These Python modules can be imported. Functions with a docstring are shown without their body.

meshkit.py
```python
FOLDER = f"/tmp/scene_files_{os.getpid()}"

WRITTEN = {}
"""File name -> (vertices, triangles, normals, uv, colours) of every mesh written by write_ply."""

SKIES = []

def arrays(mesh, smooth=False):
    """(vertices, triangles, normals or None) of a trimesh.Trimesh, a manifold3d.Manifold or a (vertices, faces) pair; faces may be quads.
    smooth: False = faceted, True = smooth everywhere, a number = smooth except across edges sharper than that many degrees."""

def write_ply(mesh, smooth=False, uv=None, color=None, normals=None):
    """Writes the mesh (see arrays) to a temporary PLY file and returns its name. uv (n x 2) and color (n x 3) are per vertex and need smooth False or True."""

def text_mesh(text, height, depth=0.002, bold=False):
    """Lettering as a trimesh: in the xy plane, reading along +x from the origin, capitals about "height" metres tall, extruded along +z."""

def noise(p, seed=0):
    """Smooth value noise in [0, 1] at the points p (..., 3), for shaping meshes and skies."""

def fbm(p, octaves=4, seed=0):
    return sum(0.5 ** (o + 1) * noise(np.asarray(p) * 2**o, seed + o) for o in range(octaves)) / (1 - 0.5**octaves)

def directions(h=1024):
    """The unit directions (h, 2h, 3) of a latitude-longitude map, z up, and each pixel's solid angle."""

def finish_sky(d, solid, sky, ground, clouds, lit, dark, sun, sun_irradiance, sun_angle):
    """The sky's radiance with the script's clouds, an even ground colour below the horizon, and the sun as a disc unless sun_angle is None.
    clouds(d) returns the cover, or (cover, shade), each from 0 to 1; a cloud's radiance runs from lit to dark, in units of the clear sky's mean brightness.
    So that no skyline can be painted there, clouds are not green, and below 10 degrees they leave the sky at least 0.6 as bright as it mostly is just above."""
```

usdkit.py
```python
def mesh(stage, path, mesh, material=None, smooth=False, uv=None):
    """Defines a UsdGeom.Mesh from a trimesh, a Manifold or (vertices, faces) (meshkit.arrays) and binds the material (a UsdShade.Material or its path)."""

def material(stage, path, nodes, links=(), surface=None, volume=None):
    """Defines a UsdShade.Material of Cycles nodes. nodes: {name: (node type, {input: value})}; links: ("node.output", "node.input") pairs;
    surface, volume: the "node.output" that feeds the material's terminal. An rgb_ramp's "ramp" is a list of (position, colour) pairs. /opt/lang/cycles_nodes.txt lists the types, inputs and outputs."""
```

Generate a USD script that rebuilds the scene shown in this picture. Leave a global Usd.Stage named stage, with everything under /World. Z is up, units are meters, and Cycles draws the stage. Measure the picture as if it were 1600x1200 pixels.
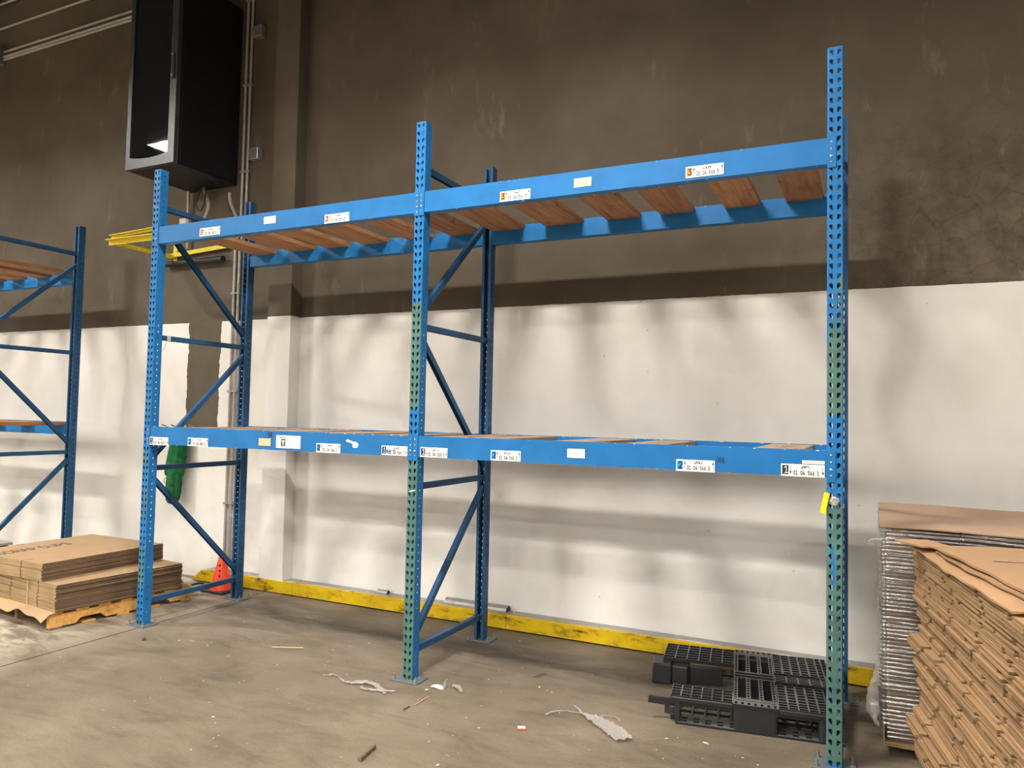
import math, random
import numpy as np, trimesh, usdkit, meshkit
from shapely.geometry import Polygon, box as sbox, Point
from shapely import affinity
from shapely.ops import unary_union
from pxr import Usd, UsdGeom, UsdLux, UsdShade, Gf, Sdf, Vt

stage = Usd.Stage.CreateInMemory()
UsdGeom.SetStageUpAxis(stage, 'Z')
UsdGeom.SetStageMetersPerUnit(stage, 1.0)
world = UsdGeom.Xform.Define(stage, '/World')
stage.SetDefaultPrim(world.GetPrim())
UsdGeom.Scope.Define(stage, '/World/Looks')
rng = random.Random(7)

# ------------------------------------------------------------------ camera, light, exposure
cam = UsdGeom.Camera.Define(stage, '/World/Camera')
EYE = (2.67747, -4.09418, 1.71491)
FWD = np.array([-0.43317132, 0.90027425, 0.04323071])
RIGHT = np.array([0.90131146, 0.43270035, 0.02020057])
UP = np.cross(RIGHT, FWD)
cam.AddTransformOp().Set(Gf.Matrix4d(*RIGHT, 0, *UP, 0, *(-FWD), 0, *EYE, 1))
cam.CreateHorizontalApertureAttr(36.0)
cam.CreateVerticalApertureAttr(27.0)
cam.CreateFocalLengthAttr(1158.758 / 1600 * 36)
cam.CreateClippingRangeAttr(Gf.Vec2f(0.05, 200))
cam.CreateExposureAttr(2.0)
LAMP_Z = 5.65
LAMP_XY = [(x, y) for y in (-1.97, -6.3, -8.5, -10.65, -12.8, -15.0) for x in (-12.9, -6.2, 0.5, 8.6)]  # rows far behind the aisle are added, unseen fill
LAMP_POWER = {-1.97: 62.0, -6.3: 34.0, -8.5: 38.0, -10.65: 46.0, -12.8: 46.0, -15.0: 46.0}
LAMP_COLOR = (1.0, 0.93, 0.845)
LAMP_COLOR_FAR = (1.0, 0.965, 0.92)
dome = UsdLux.DomeLight.Define(stage, '/World/ambient_light')
dome.CreateIntensityAttr(0.02)

# ------------------------------------------------------------------ helpers
names = {}
def path_for(parent, name):
    base = (parent.GetPath().pathString if parent is not None else '/World') + '/' + name
    n = names.get(base, 0); names[base] = n + 1
    return base if n == 0 else f'{base}_{n:03d}'
def tag(o, label=None, cat=None, group=None, kind=None):
    o = o.GetPrim() if hasattr(o, 'GetPrim') else o
    for k, v in (('label', label), ('category', cat), ('group', group), ('kind', kind)):
        if v: o.SetCustomDataByKey(k, v)
    return o
def thing(name, label, cat, loc=(0, 0, 0), rz=0.0, group=None, rx=0.0, ry=0.0):
    x = UsdGeom.Xform.Define(stage, path_for(None, name))
    x.AddTranslateOp().Set(Gf.Vec3d(*map(float, loc)))
    if rz or rx or ry: x.AddRotateXYZOp().Set(Gf.Vec3f(rx, ry, rz))
    return tag(x, label, cat, group)
def copy(src, label, loc, rz=0.0, group=None, rx=0.0, ry=0.0, cat=None):
    d = src.GetCustomData()
    o = thing(src.GetName().rstrip('0123456789').rstrip('_'), label, cat or d['category'], loc, rz, group or d.get('group'), rx, ry)
    for c in src.GetChildren():
        p = stage.DefinePrim(o.GetPath().AppendChild(c.GetName()))
        p.GetReferences().AddInternalReference(c.GetPath())
    return o
def copy_i(src, label, loc, rz=0.0, group=None, rx=0.0, ry=0.0):
    d = src.GetCustomData()
    name = src.GetName()
    x = UsdGeom.Xform.Define(stage, path_for(None, name))
    p = x.GetPrim()
    p.GetReferences().AddInternalReference(src.GetPath())
    x.ClearXformOpOrder()
    x.AddTransformOp(opSuffix='place').Set(Gf.Matrix4d((Gf.Matrix4d().SetRotate(Gf.Rotation(Gf.Vec3d(1,0,0), rx)) * Gf.Matrix4d().SetRotate(Gf.Rotation(Gf.Vec3d(0,1,0), ry)) * Gf.Matrix4d().SetRotate(Gf.Rotation(Gf.Vec3d(0,0,1), rz)) * Gf.Matrix4d().SetTranslate(Gf.Vec3d(*map(float, loc))))))
    p.SetInstanceable(True)
    return tag(p, label, d['category'], group)
def part(name, m, mat, parent, smooth=False, label=None, colors=None):
    if isinstance(m, (list, tuple)): m = trimesh.util.concatenate(m)
    pm = usdkit.mesh(stage, path_for(parent, name), m, M[mat], smooth)
    if colors is not None:
        UsdGeom.PrimvarsAPI(pm).CreatePrimvar('col', Sdf.ValueTypeNames.Color3fArray, 'vertex').Set(Vt.Vec3fArray.FromNumpy(np.asarray(colors, np.float32)))
    if label: tag(pm, label)
    return pm.GetPrim()
def single(name, m, mat, label, cat, group=None, kind=None, smooth=False):
    o = part(name, m, mat, None, smooth)
    return tag(o, label, cat, group, kind)
def struct(name, m, mat, label=None, smooth=False):
    return tag(part(name, m, mat, None, smooth), label, None, None, 'structure')

def bx(x0, x1, y0, y1, z0, z1, b=0.0):
    c = [(x0+x1)/2, (y0+y1)/2, (z0+z1)/2]; s = np.array([x1-x0, y1-y0, z1-z0])
    b = min(b, s.min()*0.45)
    if b <= 0:
        m = trimesh.creation.box(s)
    else:
        pts = []
        for sx in (-1, 1):
            for sy in (-1, 1):
                for sz in (-1, 1):
                    h = np.array([sx, sy, sz]) * s / 2
                    for k in range(3):
                        q = h - np.array([sx, sy, sz]) * b; q[k] = h[k]; pts.append(q)
        m = trimesh.convex.convex_hull(np.array(pts))
    m.apply_translation(c)
    return m
def xf(m, rz=0, t=(0, 0, 0), rx=0, ry=0):
    m = m.copy()
    if rx: m.apply_transform(trimesh.transformations.rotation_matrix(math.radians(rx), [1, 0, 0]))
    if ry: m.apply_transform(trimesh.transformations.rotation_matrix(math.radians(ry), [0, 1, 0]))
    if rz: m.apply_transform(trimesh.transformations.rotation_matrix(math.radians(rz), [0, 0, 1]))
    m.apply_translation(t); return m
def extr(poly, h):
    gs = getattr(poly, 'geoms', [poly])
    return trimesh.util.concatenate([trimesh.creation.extrude_polygon(g, h, engine='earcut') for g in gs if g.area > 1e-9])
def remap(m, ax, ay, az, o=(0, 0, 0)):
    """polygon axes (x, y, extrusion) to world axes"""
    T = np.eye(4); T[:3, 0], T[:3, 1], T[:3, 2], T[:3, 3] = ax, ay, az, o
    m = m.copy(); m.apply_transform(T)
    if np.linalg.det(T[:3, :3]) < 0 and False: m.invert()
    return m
def tube(pts, r, n=8, closed_ends=True):
    pts = np.asarray(pts, float); k = len(pts)
    rr = np.broadcast_to(np.asarray(r, float), (k,))
    t = np.gradient(pts, axis=0); t /= np.linalg.norm(t, axis=1)[:, None]
    ref = np.array([0, 0, 1.0]) if abs(t[0][2]) < .9 else np.array([1.0, 0, 0])
    V = []; u = None
    for i in range(k):
        u = np.cross(t[i], ref) if u is None else u - t[i]*np.dot(u, t[i])
        u /= np.linalg.norm(u); w = np.cross(t[i], u)
        for j in range(n):
            a = 2*math.pi*j/n; V.append(pts[i] + rr[i]*(math.cos(a)*u + math.sin(a)*w))
    F = []
    for i in range(k-1):
        for j in range(n):
            a, b = i*n+j, i*n+(j+1) % n
            F += [[a, b, b+n], [a, b+n, a+n]]
    V.append(pts[0]); V.append(pts[-1])
    for j in range(n):
        F.append([k*n, (j+1) % n, j]); F.append([k*n+1, (k-1)*n+j, (k-1)*n+(j+1) % n])
    m = trimesh.Trimesh(V, F, process=False); m.fix_normals(); return m
def bez(pts, n=12):
    pts = np.asarray(pts, float)
    from scipy.interpolate import CubicSpline
    d = np.r_[0, np.cumsum(np.linalg.norm(np.diff(pts, axis=0), axis=1))]
    return CubicSpline(d, pts)(np.linspace(0, d[-1], n))
def bar(p, q, w, h, up=(1, 0, 0)):
    """rectangular bar from p to q; w across 'up', h along the other axis"""
    p, q = np.asarray(p, float), np.asarray(q, float); L = np.linalg.norm(q-p); d = (q-p)/L
    a = np.asarray(up, float); a = a - d*np.dot(a, d); a /= np.linalg.norm(a); c = np.cross(d, a)
    m = bx(-w/2, w/2, -h/2, h/2, 0, L, .003)
    return remap(m, a, c, d, p)
def channel(p, q, w, h, t=.003, up=(1, 0, 0)):
    """C channel bar, open downwards along -c"""
    p, q = np.asarray(p, float), np.asarray(q, float); L = np.linalg.norm(q-p); d = (q-p)/L
    a = np.asarray(up, float); a = a - d*np.dot(a, d); a /= np.linalg.norm(a); c = np.cross(d, a)
    if c[2] < 0: a, c = -a, -c
    m = trimesh.util.concatenate([bx(-w/2, w/2, h/2-t, h/2, 0, L), bx(-w/2, -w/2+t, -h/2, h/2-t, 0, L), bx(w/2-t, w/2, -h/2, h/2-t, 0, L)])
    return remap(m, a, c, d, p)
def cyl(r, h, t=(0, 0, 0), n=12, r2=None):
    m = trimesh.creation.cylinder(radius=r, height=h, sections=n)
    if r2 is not None:
        v = m.vertices; top = v[:, 2] > 0; v[top, :2] *= r2/r; m.vertices = v
    m.apply_translation([t[0], t[1], t[2]+h/2]); return m

# ------------------------------------------------------------------ materials
M = {}
def mat(name, nodes, links, surface='p.BSDF'):
    M[name] = usdkit.material(stage, '/World/Looks/' + name, nodes, links, surface=surface)
def plain(name, col, rough=.5, metal=0.0, spec=.5, var=.06, scale=30, bump=0.0, **kw):
    c = np.array(col)
    nodes = {'tc': ('texture_coordinate', {}), 'n': ('noise_texture', {'scale': scale, 'detail': 4}),
             'r': ('rgb_ramp', {'ramp': [(.3, tuple(c*(1-var*2))), (.7, tuple(np.minimum(c*(1+var), 1)))]}),
             'p': ('principled_bsdf', {'roughness': rough, 'metallic': metal, 'specular_ior_level': spec, **kw})}
    links = [('tc.object', 'n.vector'), ('n.fac', 'r.fac'), ('r.color', 'p.base_color')]
    if bump:
        nodes['b'] = ('bump', {'strength': bump, 'distance': .01}); links += [('n.fac', 'b.height'), ('b.normal', 'p.normal')]
    mat(name, nodes, links)
def mathn(t, **kw): return ('math', {'math_type': t, **kw})

# wall: bare brown-grey concrete above, white paint below z = 2.632, a bare strip left unpainted on the left
mat('wall_concrete', {
    'g': ('geometry', {}), 's': ('separate_xyz', {}),
    'ne': ('noise_texture', {'scale': 9.0, 'detail': 5}), 'n1': ('noise_texture', {'scale': .9, 'detail': 8, 'roughness': .62}),
    'n2': ('noise_texture', {'scale': 5.0, 'detail': 8, 'roughness': .7}), 'n3': ('noise_texture', {'scale': 2.2, 'detail': 3, 'distortion': 1.2}), 'ms': ('mapping', {'scale': (1.0, 1.0, .35)}),
    'c1': ('rgb_ramp', {'ramp': [(.30, (.076, .059, .039)), (.5, (.097, .078, .054)), (.68, (.122, .100, .073))]}),
    'c2': ('rgb_ramp', {'ramp': [(.60, (0, 0, 0)), (.73, (.32, .32, .32)), (.9, (.5, .5, .5))]}),
    'bl': ('mix_color', {'b': (.29, .25, .20)}),
    'vo': ('voronoi_texture', {'scale': 6.5, 'feature': 'distance_to_edge', 'detail': 2.0}), 'vw': ('mix_vector', {'fac': .12}), 'vr': ('rgb_ramp', {'ramp': [(.0, (.72, .72, .72)), (.03, (1, 1, 1))]}), 'vm': ('mix_color', {'blend_type': 'multiply'}),
    'px': ('map_range', {'from_min': 1.9, 'from_max': 3.1, 'to_min': 0., 'to_max': 1., 'clamp': True}), 'pz': ('map_range', {'from_min': 4.1, 'from_max': 3.2, 'to_min': 0., 'to_max': 1., 'clamp': True}), 'pm': mathn('multiply'),
    'mo': ('noise_texture', {'scale': 7.0, 'detail': 7, 'roughness': .72}), 'mor': ('rgb_ramp', {'ramp': [(.36, (.78, .78, .78)), (.5, (1.1, 1.1, 1.1)), (.66, (1.45, 1.42, 1.38))]}), 'mm': ('mix_color', {'blend_type': 'multiply', 'use_clamp_result': False, 'use_clamp': False}),
    'w1': ('rgb_ramp', {'ramp': [(.25, (.70, .675, .625)), (.55, (.755, .735, .69)), (.8, (.78, .765, .725))]}),
    'sp': ('noise_texture', {'scale': 17.0, 'detail': 2}), 'spr': ('rgb_ramp', {'ramp': [(.755, (0, 0, 0)), (.78, (1, 1, 1))]}), 'spm': mathn('multiply', value2=.55),
    'wm': ('mix_color', {'b': (.30, .27, .23)}),
    'e': mathn('multiply_add', value2=.010, value3=-.005), 'ze': mathn('add'), 'lt': mathn('less_than', value2=2.632),
    # bare strip
    'ex': mathn('multiply_add', value2=.07, value3=-.035), 'xe': mathn('add'), 'xa': mathn('greater_than', value2=-3.815), 'xb': mathn('less_than', value2=-3.352), 'za': mathn('greater_than', value2=1.43),
    'm1': mathn('multiply'), 'm2': mathn('multiply'), 'inv': mathn('subtract', value1=1.0), 'wf': mathn('multiply'),
    'mix': ('mix_color', {}), 'b': ('bump', {'strength': .35, 'distance': .01}), 'p': ('principled_bsdf', {'roughness': .75, 'specular_ior_level': .3})},
    [('g.position', 's.vector'), ('g.position', 'ne.vector'), ('g.position', 'n1.vector'), ('g.position', 'ms.vector'), ('ms.vector', 'n2.vector'), ('g.position', 'n3.vector'), ('g.position', 'sp.vector'),
     ('n1.fac', 'c1.fac'), ('n2.fac', 'c2.fac'), ('c1.color', 'bl.a'), ('c2.color', 'bl.fac'), ('n3.fac', 'w1.fac'), ('sp.fac', 'spr.fac'), ('spr.color', 'spm.value1'), ('spm.value', 'wm.fac'), ('w1.color', 'wm.a'),
     ('ne.fac', 'e.value1'), ('s.z', 'ze.value1'), ('e.value', 'ze.value2'), ('ze.value', 'lt.value1'),
     ('ne.fac', 'ex.value1'), ('s.x', 'xe.value1'), ('ex.value', 'xe.value2'), ('xe.value', 'xa.value1'), ('xe.value', 'xb.value1'), ('s.z', 'za.value1'),
     ('xa.value', 'm1.value1'), ('xb.value', 'm1.value2'), ('m1.value', 'm2.value1'), ('za.value', 'm2.value2'), ('m2.value', 'inv.value2'), ('inv.value', 'wf.value1'), ('lt.value', 'wf.value2'),
     ('g.position', 'vw.a'), ('n2.color', 'vw.b'), ('vw.result', 'vo.vector'), ('vo.distance', 'vr.fac'), ('s.x', 'px.value'), ('s.z', 'pz.value'), ('px.result', 'pm.value1'), ('pz.result', 'pm.value2'), ('pm.value', 'vm.fac'), ('bl.result', 'vm.a'), ('vr.color', 'vm.b'), ('g.position', 'mo.vector'), ('mo.fac', 'mor.fac'), ('pm.value', 'mm.fac'), ('vm.result', 'mm.a'), ('mor.color', 'mm.b'), ('mm.result', 'mix.a'), ('wm.result', 'mix.b'), ('wf.value', 'mix.fac'), ('mix.result', 'p.base_color'), ('n2.fac', 'b.height'), ('b.normal', 'p.normal')])
# floor: brown-grey worn concrete, tyre smears, pale dust
mat('floor_concrete', {
    'g': ('geometry', {}), 'n1': ('noise_texture', {'scale': 1.1, 'detail': 9, 'roughness': .65, 'distortion': .4}), 'mp': ('mapping', {'scale': (1.0, 3.2, 1.0), 'rotation': (0, 0, .18)}),
    'n2': ('noise_texture', {'scale': 1.5, 'detail': 8, 'roughness': .7, 'distortion': .8}), 'n3': ('noise_texture', {'scale': 60.0, 'detail': 4}), 'n4': ('noise_texture', {'scale': .55, 'detail': 6, 'distortion': .5}),
    'c1': ('rgb_ramp', {'ramp': [(.28, (.135, .107, .073)), (.5, (.190, .153, .107)), (.72, (.245, .201, .146))]}),
    'c2': ('rgb_ramp', {'ramp': [(.47, (1, 1, 1)), (.58, (.80, .79, .78)), (.70, (.58, .57, .56))]}),
    'mul': ('mix_color', {'blend_type': 'multiply', 'fac': .85}), 'c3': ('rgb_ramp', {'ramp': [(.3, (.88, .88, .88)), (.7, (1.06, 1.06, 1.06))]}), 'mul2': ('mix_color', {'blend_type': 'multiply', 'fac': 1.0, 'use_clamp': False}),
    # smear band near the wall: a tyre-dirt strip along y ~ 0.75
    's': ('separate_xyz', {}), 'ya': mathn('add', value2=-.82), 'yb': mathn('absolute'), 'yr': ('map_range', {'from_min': .05, 'from_max': .55, 'to_min': 1.0, 'to_max': 0.0, 'clamp': True}),
    'nr': ('rgb_ramp', {'ramp': [(.34, (0, 0, 0)), (.52, (1, 1, 1))]}), 'sm': mathn('multiply'), 'smx': mathn('multiply', value2=.9), 'smear': ('mix_color', {'b': (.085, .07, .055)}),
    # pale dust on the far left
    'xr': ('map_range', {'from_min': -2.2, 'from_max': -3.2, 'to_min': 0.0, 'to_max': 1.0, 'clamp': True}), 'dr': ('rgb_ramp', {'ramp': [(.41, (0, 0, 0)), (.56, (1, 1, 1))]}), 'du': mathn('multiply'), 'dux': mathn('multiply', value2=.9), 'dust': ('mix_color', {'b': (.52, .46, .36)}),
    'b': ('bump', {'strength': .25, 'distance': .006}), 'p': ('principled_bsdf', {'roughness': .62, 'specular_ior_level': .35})},
    [('g.position', 'n1.vector'), ('g.position', 'mp.vector'), ('mp.vector', 'n2.vector'), ('g.position', 'n3.vector'), ('g.position', 'n4.vector'), ('g.position', 's.vector'),
     ('n1.fac', 'c1.fac'), ('n2.fac', 'c2.fac'), ('c1.color', 'mul.a'), ('c2.color', 'mul.b'), ('n3.fac', 'c3.fac'), ('mul.result', 'mul2.a'), ('c3.color', 'mul2.b'),
     ('s.y', 'ya.value1'), ('ya.value', 'yb.value1'), ('yb.value', 'yr.value'), ('n2.fac', 'nr.fac'), ('yr.result', 'sm.value1'), ('nr.color', 'sm.value2'), ('sm.value', 'smx.value1'), ('smx.value', 'smear.fac'), ('mul2.result', 'smear.a'),
     ('s.x', 'xr.value'), ('n2.fac', 'dr.fac'), ('xr.result', 'du.value1'), ('dr.color', 'du.value2'), ('du.value', 'dux.value1'), ('dux.value', 'dust.fac'), ('smear.result', 'dust.a'),
     ('dust.result', 'p.base_color'), ('n1.fac', 'b.height'), ('b.normal', 'p.normal')])
BLUE = (.015, .158, .415)
DARK_BLUE = (.020, .082, .19)
GREEN = (.075, .165, .135)
def blue_paint(name, wear=(), col=BLUE, chip=.60):
    """blue paint; wear = heights of edges where chips show pale metal"""
    nodes = {'g': ('geometry', {}), 's': ('separate_xyz', {}), 'n': ('noise_texture', {'scale': 6.0, 'detail': 5}), 'r': ('rgb_ramp', {'ramp': [(.3, tuple(np.array(col)*.86)), (.7, tuple(np.array(col)*1.08))]}),
             'p': ('principled_bsdf', {'roughness': .45, 'specular_ior_level': .25})}
    links = [('g.position', 's.vector'), ('g.position', 'n.vector'), ('n.fac', 'r.fac')]
    last = 'r.color'
    if wear:
        nodes['nc'] = ('noise_texture', {'scale': 26.0, 'detail': 3}); links.append(('g.position', 'nc.vector'))
        prev = None
        for i, z in enumerate(wear):
            nodes[f'd{i}'] = mathn('compare', value2=z, value3=.0042); links.append(('s.z', f'd{i}.value1'))
            if prev: nodes[f'a{i}'] = mathn('maximum'); links += [(prev, f'a{i}.value1'), (f'd{i}.value', f'a{i}.value2')]; prev = f'a{i}.value'
            else: prev = f'd{i}.value'
        nodes['cr'] = ('rgb_ramp', {'ramp': [(chip, (0, 0, 0)), (chip+.05, (1, 1, 1))]}); nodes['cm'] = mathn('multiply'); nodes['mx'] = ('mix_color', {'b': (.55, .58, .60)})
        links += [('nc.fac', 'cr.fac'), ('cr.color', 'cm.value1'), (prev, 'cm.value2'), ('cm.value', 'mx.fac'), (last, 'mx.a')]; last = 'mx.result'
    links.append((last, 'p.base_color'))
    mat(name, nodes, links)
def column_paint(name, cover, xmid=0.0):
    """blue over old green: cover = [(height, how much green shows)]; only on the perforated front face"""
    nodes = {'g': ('geometry', {}), 's': ('separate_xyz', {}), 'n': ('noise_texture', {'scale': 6.0, 'detail': 5}), 'r': ('rgb_ramp', {'ramp': [(.3, tuple(np.array(BLUE)*.86)), (.7, tuple(np.array(BLUE)*1.08))]}),
             'zn': mathn('divide', value2=3.7), 'cov': ('rgb_ramp', {'ramp': [(z/3.7, (c, c, c)) for z, c in cover]}),
             'mp': ('mapping', {'scale': (26.0, 26.0, 3.2)}), 'nn': ('noise_texture', {'scale': 1.0, 'detail': 4, 'roughness': .6}), 'sub': mathn('subtract'), 'st': ('map_range', {'from_min': -.03, 'from_max': .05, 'to_min': 0., 'to_max': 1., 'clamp': True}),
             'fy': mathn('less_than', value2=.0035), 'fm': mathn('multiply'), 'gr': ('rgb_ramp', {'ramp': [(.3, tuple(np.array(GREEN)*.8)), (.7, tuple(np.array(GREEN)*1.25))]}),
             'mx': ('mix_color', {}), 'p': ('principled_bsdf', {'roughness': .5, 'specular_ior_level': .25})}
    links = [('g.position', 's.vector'), ('g.position', 'n.vector'), ('n.fac', 'r.fac'), ('s.z', 'zn.value1'), ('zn.value', 'cov.fac'), ('g.position', 'mp.vector'), ('mp.vector', 'nn.vector'),
             ('cov.color', 'sub.value1'), ('nn.fac', 'sub.value2'), ('sub.value', 'st.value'), ('s.y', 'fy.value1'), ('st.result', 'fm.value1'), ('fy.value', 'fm.value2'), ('n.fac', 'gr.fac'),
             ('r.color', 'mx.a'), ('gr.color', 'mx.b'), ('fm.value', 'mx.fac'), ('mx.result', 'p.base_color')]
    mat(name, nodes, links)
blue_paint('blue_steel')
blue_paint('dark_blue_steel', (), DARK_BLUE)
blue_paint('blue_beam_upper', (3.184, 3.047), BLUE, .67)
blue_paint('blue_beam_lower', (1.573, 1.434))
column_paint('blue_green_middle', [(0, 1.), (1.25, 1.), (1.42, .85), (1.46, .1), (1.70, .2), (1.82, 1.), (2.40, .9), (2.52, 0), (3.7, 0)])
column_paint('blue_green_right', [(0, .15), (.06, 1.), (.75, 1.), (.9, .56), (1.2, .62), (1.28, .9), (1.33, 0), (1.72, .1), (1.80, 1.), (2.02, .95), (2.1, .55), (2.45, .48), (2.58, 0), (3.7, 0)])
column_paint('blue_green_left', [(0, .47), (1.35, .48), (1.45, .2), (1.7, .45), (2.3, .44), (2.6, .36), (3.7, .36)])
plain('zinc', (.42, .41, .39), .35, .8)
plain('grey_plate', (.125, .145, .155), .5)
plain('galvanised', (.36, .35, .33), .4, .55)
plain('conduit_paint', (.40, .37, .33), .45, .2)
plain('yellow_paint', (.72, .56, .01), .45)
mat('curb_yellow', {'g': ('geometry', {}), 'mp': ('mapping', {'scale': (5., 8., 14.)}), 'n': ('noise_texture', {'scale': 1.0, 'detail': 8, 'roughness': .72}), 'c': ('rgb_ramp', {'ramp': [(.34, (.02, .016, .008)), (.385, (.30, .19, .010)), (.47, (.60, .40, .008)), (.75, (.70, .50, .012))]}),
    'b': ('bump', {'strength': .5, 'distance': .01}), 'p': ('principled_bsdf', {'roughness': .55, 'specular_ior_level': .2})},
    [('g.position', 'mp.vector'), ('mp.vector', 'n.vector'), ('n.fac', 'c.fac'), ('c.color', 'p.base_color'), ('n.fac', 'b.height'), ('b.normal', 'p.normal')])
def wood(name, c0, c1, dark, sc=(14., 1.2, 14.)):
    mat(name, {'tc': ('texture_coordinate', {}), 'oi': ('object_info', {}), 'om': mathn('multiply', value2=37.0), 'off': ('combine_xyz', {}), 'va': ('vector_math', {'math_type': 'add'}), 'mp': ('mapping', {'scale': sc}), 'n': ('noise_texture', {'scale': 1.6, 'detail': 7, 'roughness': .62, 'distortion': .6}),
        'n2': ('noise_texture', {'scale': 7., 'detail': 3}), 'c': ('rgb_ramp', {'ramp': [(.28, dark), (.48, c0), (.72, c1)]}), 'k': ('rgb_ramp', {'ramp': [(.64, (1, 1, 1)), (.76, (.45, .42, .4))]}), 'm': ('mix_color', {'blend_type': 'multiply', 'fac': 1.0}),
        'h': ('hsv', {'hue': .5, 'saturation': 1.0}), 'hv': ('map_range', {'from_min': 0., 'from_max': 1., 'to_min': .78, 'to_max': 1.15}), 'b': ('bump', {'strength': .3, 'distance': .004}), 'p': ('principled_bsdf', {'roughness': .7, 'specular_ior_level': .25})},
        [('oi.random', 'om.value1'), ('om.value', 'off.x'), ('om.value', 'off.y'), ('tc.object', 'va.vector1'), ('off.vector', 'va.vector2'), ('va.vector', 'mp.vector'), ('mp.vector', 'n.vector'), ('va.vector', 'n2.vector'), ('n.fac', 'c.fac'), ('n2.fac', 'k.fac'), ('c.color', 'm.a'), ('k.color', 'm.b'), ('oi.random', 'hv.value'), ('hv.result', 'h.value'), ('m.result', 'h.color'), ('h.color', 'p.base_color'), ('n.fac', 'b.height'), ('b.normal', 'p.normal')])
wood('plank_wood', (.34, .165, .075), (.44, .25, .125), (.20, .085, .035))
wood('worn_plank_wood', (.36, .25, .165), (.46, .345, .245), (.22, .13, .08))
wood('pallet_wood', (.66, .36, .10), (.74, .44, .15), (.46, .22, .055), (14., 14., 14.))
wood('grey_wood', (.22, .16, .10), (.30, .23, .15), (.12, .085, .055), (14., 14., 14.))
def card(name, top, edge, fold=None):
    fold = fold or edge
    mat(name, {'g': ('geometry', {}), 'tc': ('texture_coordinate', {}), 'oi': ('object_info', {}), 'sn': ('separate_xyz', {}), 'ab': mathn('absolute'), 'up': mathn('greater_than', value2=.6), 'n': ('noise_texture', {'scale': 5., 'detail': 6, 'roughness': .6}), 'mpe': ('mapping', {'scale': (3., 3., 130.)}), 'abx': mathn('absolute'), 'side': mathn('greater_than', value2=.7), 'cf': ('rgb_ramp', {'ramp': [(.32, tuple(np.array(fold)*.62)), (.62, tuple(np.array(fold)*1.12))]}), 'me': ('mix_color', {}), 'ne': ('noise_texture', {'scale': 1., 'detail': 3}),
        'ct': ('rgb_ramp', {'ramp': [(.3, tuple(np.array(top)*.93)), (.7, tuple(np.array(top)*1.04))]}), 'ce': ('rgb_ramp', {'ramp': [(.32, tuple(np.array(edge)*.62)), (.62, tuple(np.array(edge)*1.12))]}),
        'm': ('mix_color', {}), 'h': ('hsv', {'hue': .5, 'saturation': 1.0}), 'hv': ('map_range', {'from_min': 0., 'from_max': 1., 'to_min': .84, 'to_max': 1.08}), 'b': ('bump', {'strength': .12, 'distance': .004}), 'p': ('principled_bsdf', {'roughness': .8, 'specular_ior_level': .2})},
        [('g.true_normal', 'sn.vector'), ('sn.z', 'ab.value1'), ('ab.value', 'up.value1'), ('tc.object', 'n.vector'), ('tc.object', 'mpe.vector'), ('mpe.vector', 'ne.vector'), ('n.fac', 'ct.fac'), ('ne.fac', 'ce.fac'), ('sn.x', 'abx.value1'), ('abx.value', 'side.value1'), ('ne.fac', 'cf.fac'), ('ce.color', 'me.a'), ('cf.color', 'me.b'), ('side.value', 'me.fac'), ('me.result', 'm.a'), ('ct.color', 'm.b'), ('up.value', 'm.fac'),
         ('oi.random', 'hv.value'), ('hv.result', 'h.value'), ('m.result', 'h.color'), ('h.color', 'p.base_color'), ('n.fac', 'b.height'), ('b.normal', 'p.normal')])
card('cardboard', (.43, .262, .142), (.38, .24, .115))
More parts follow.
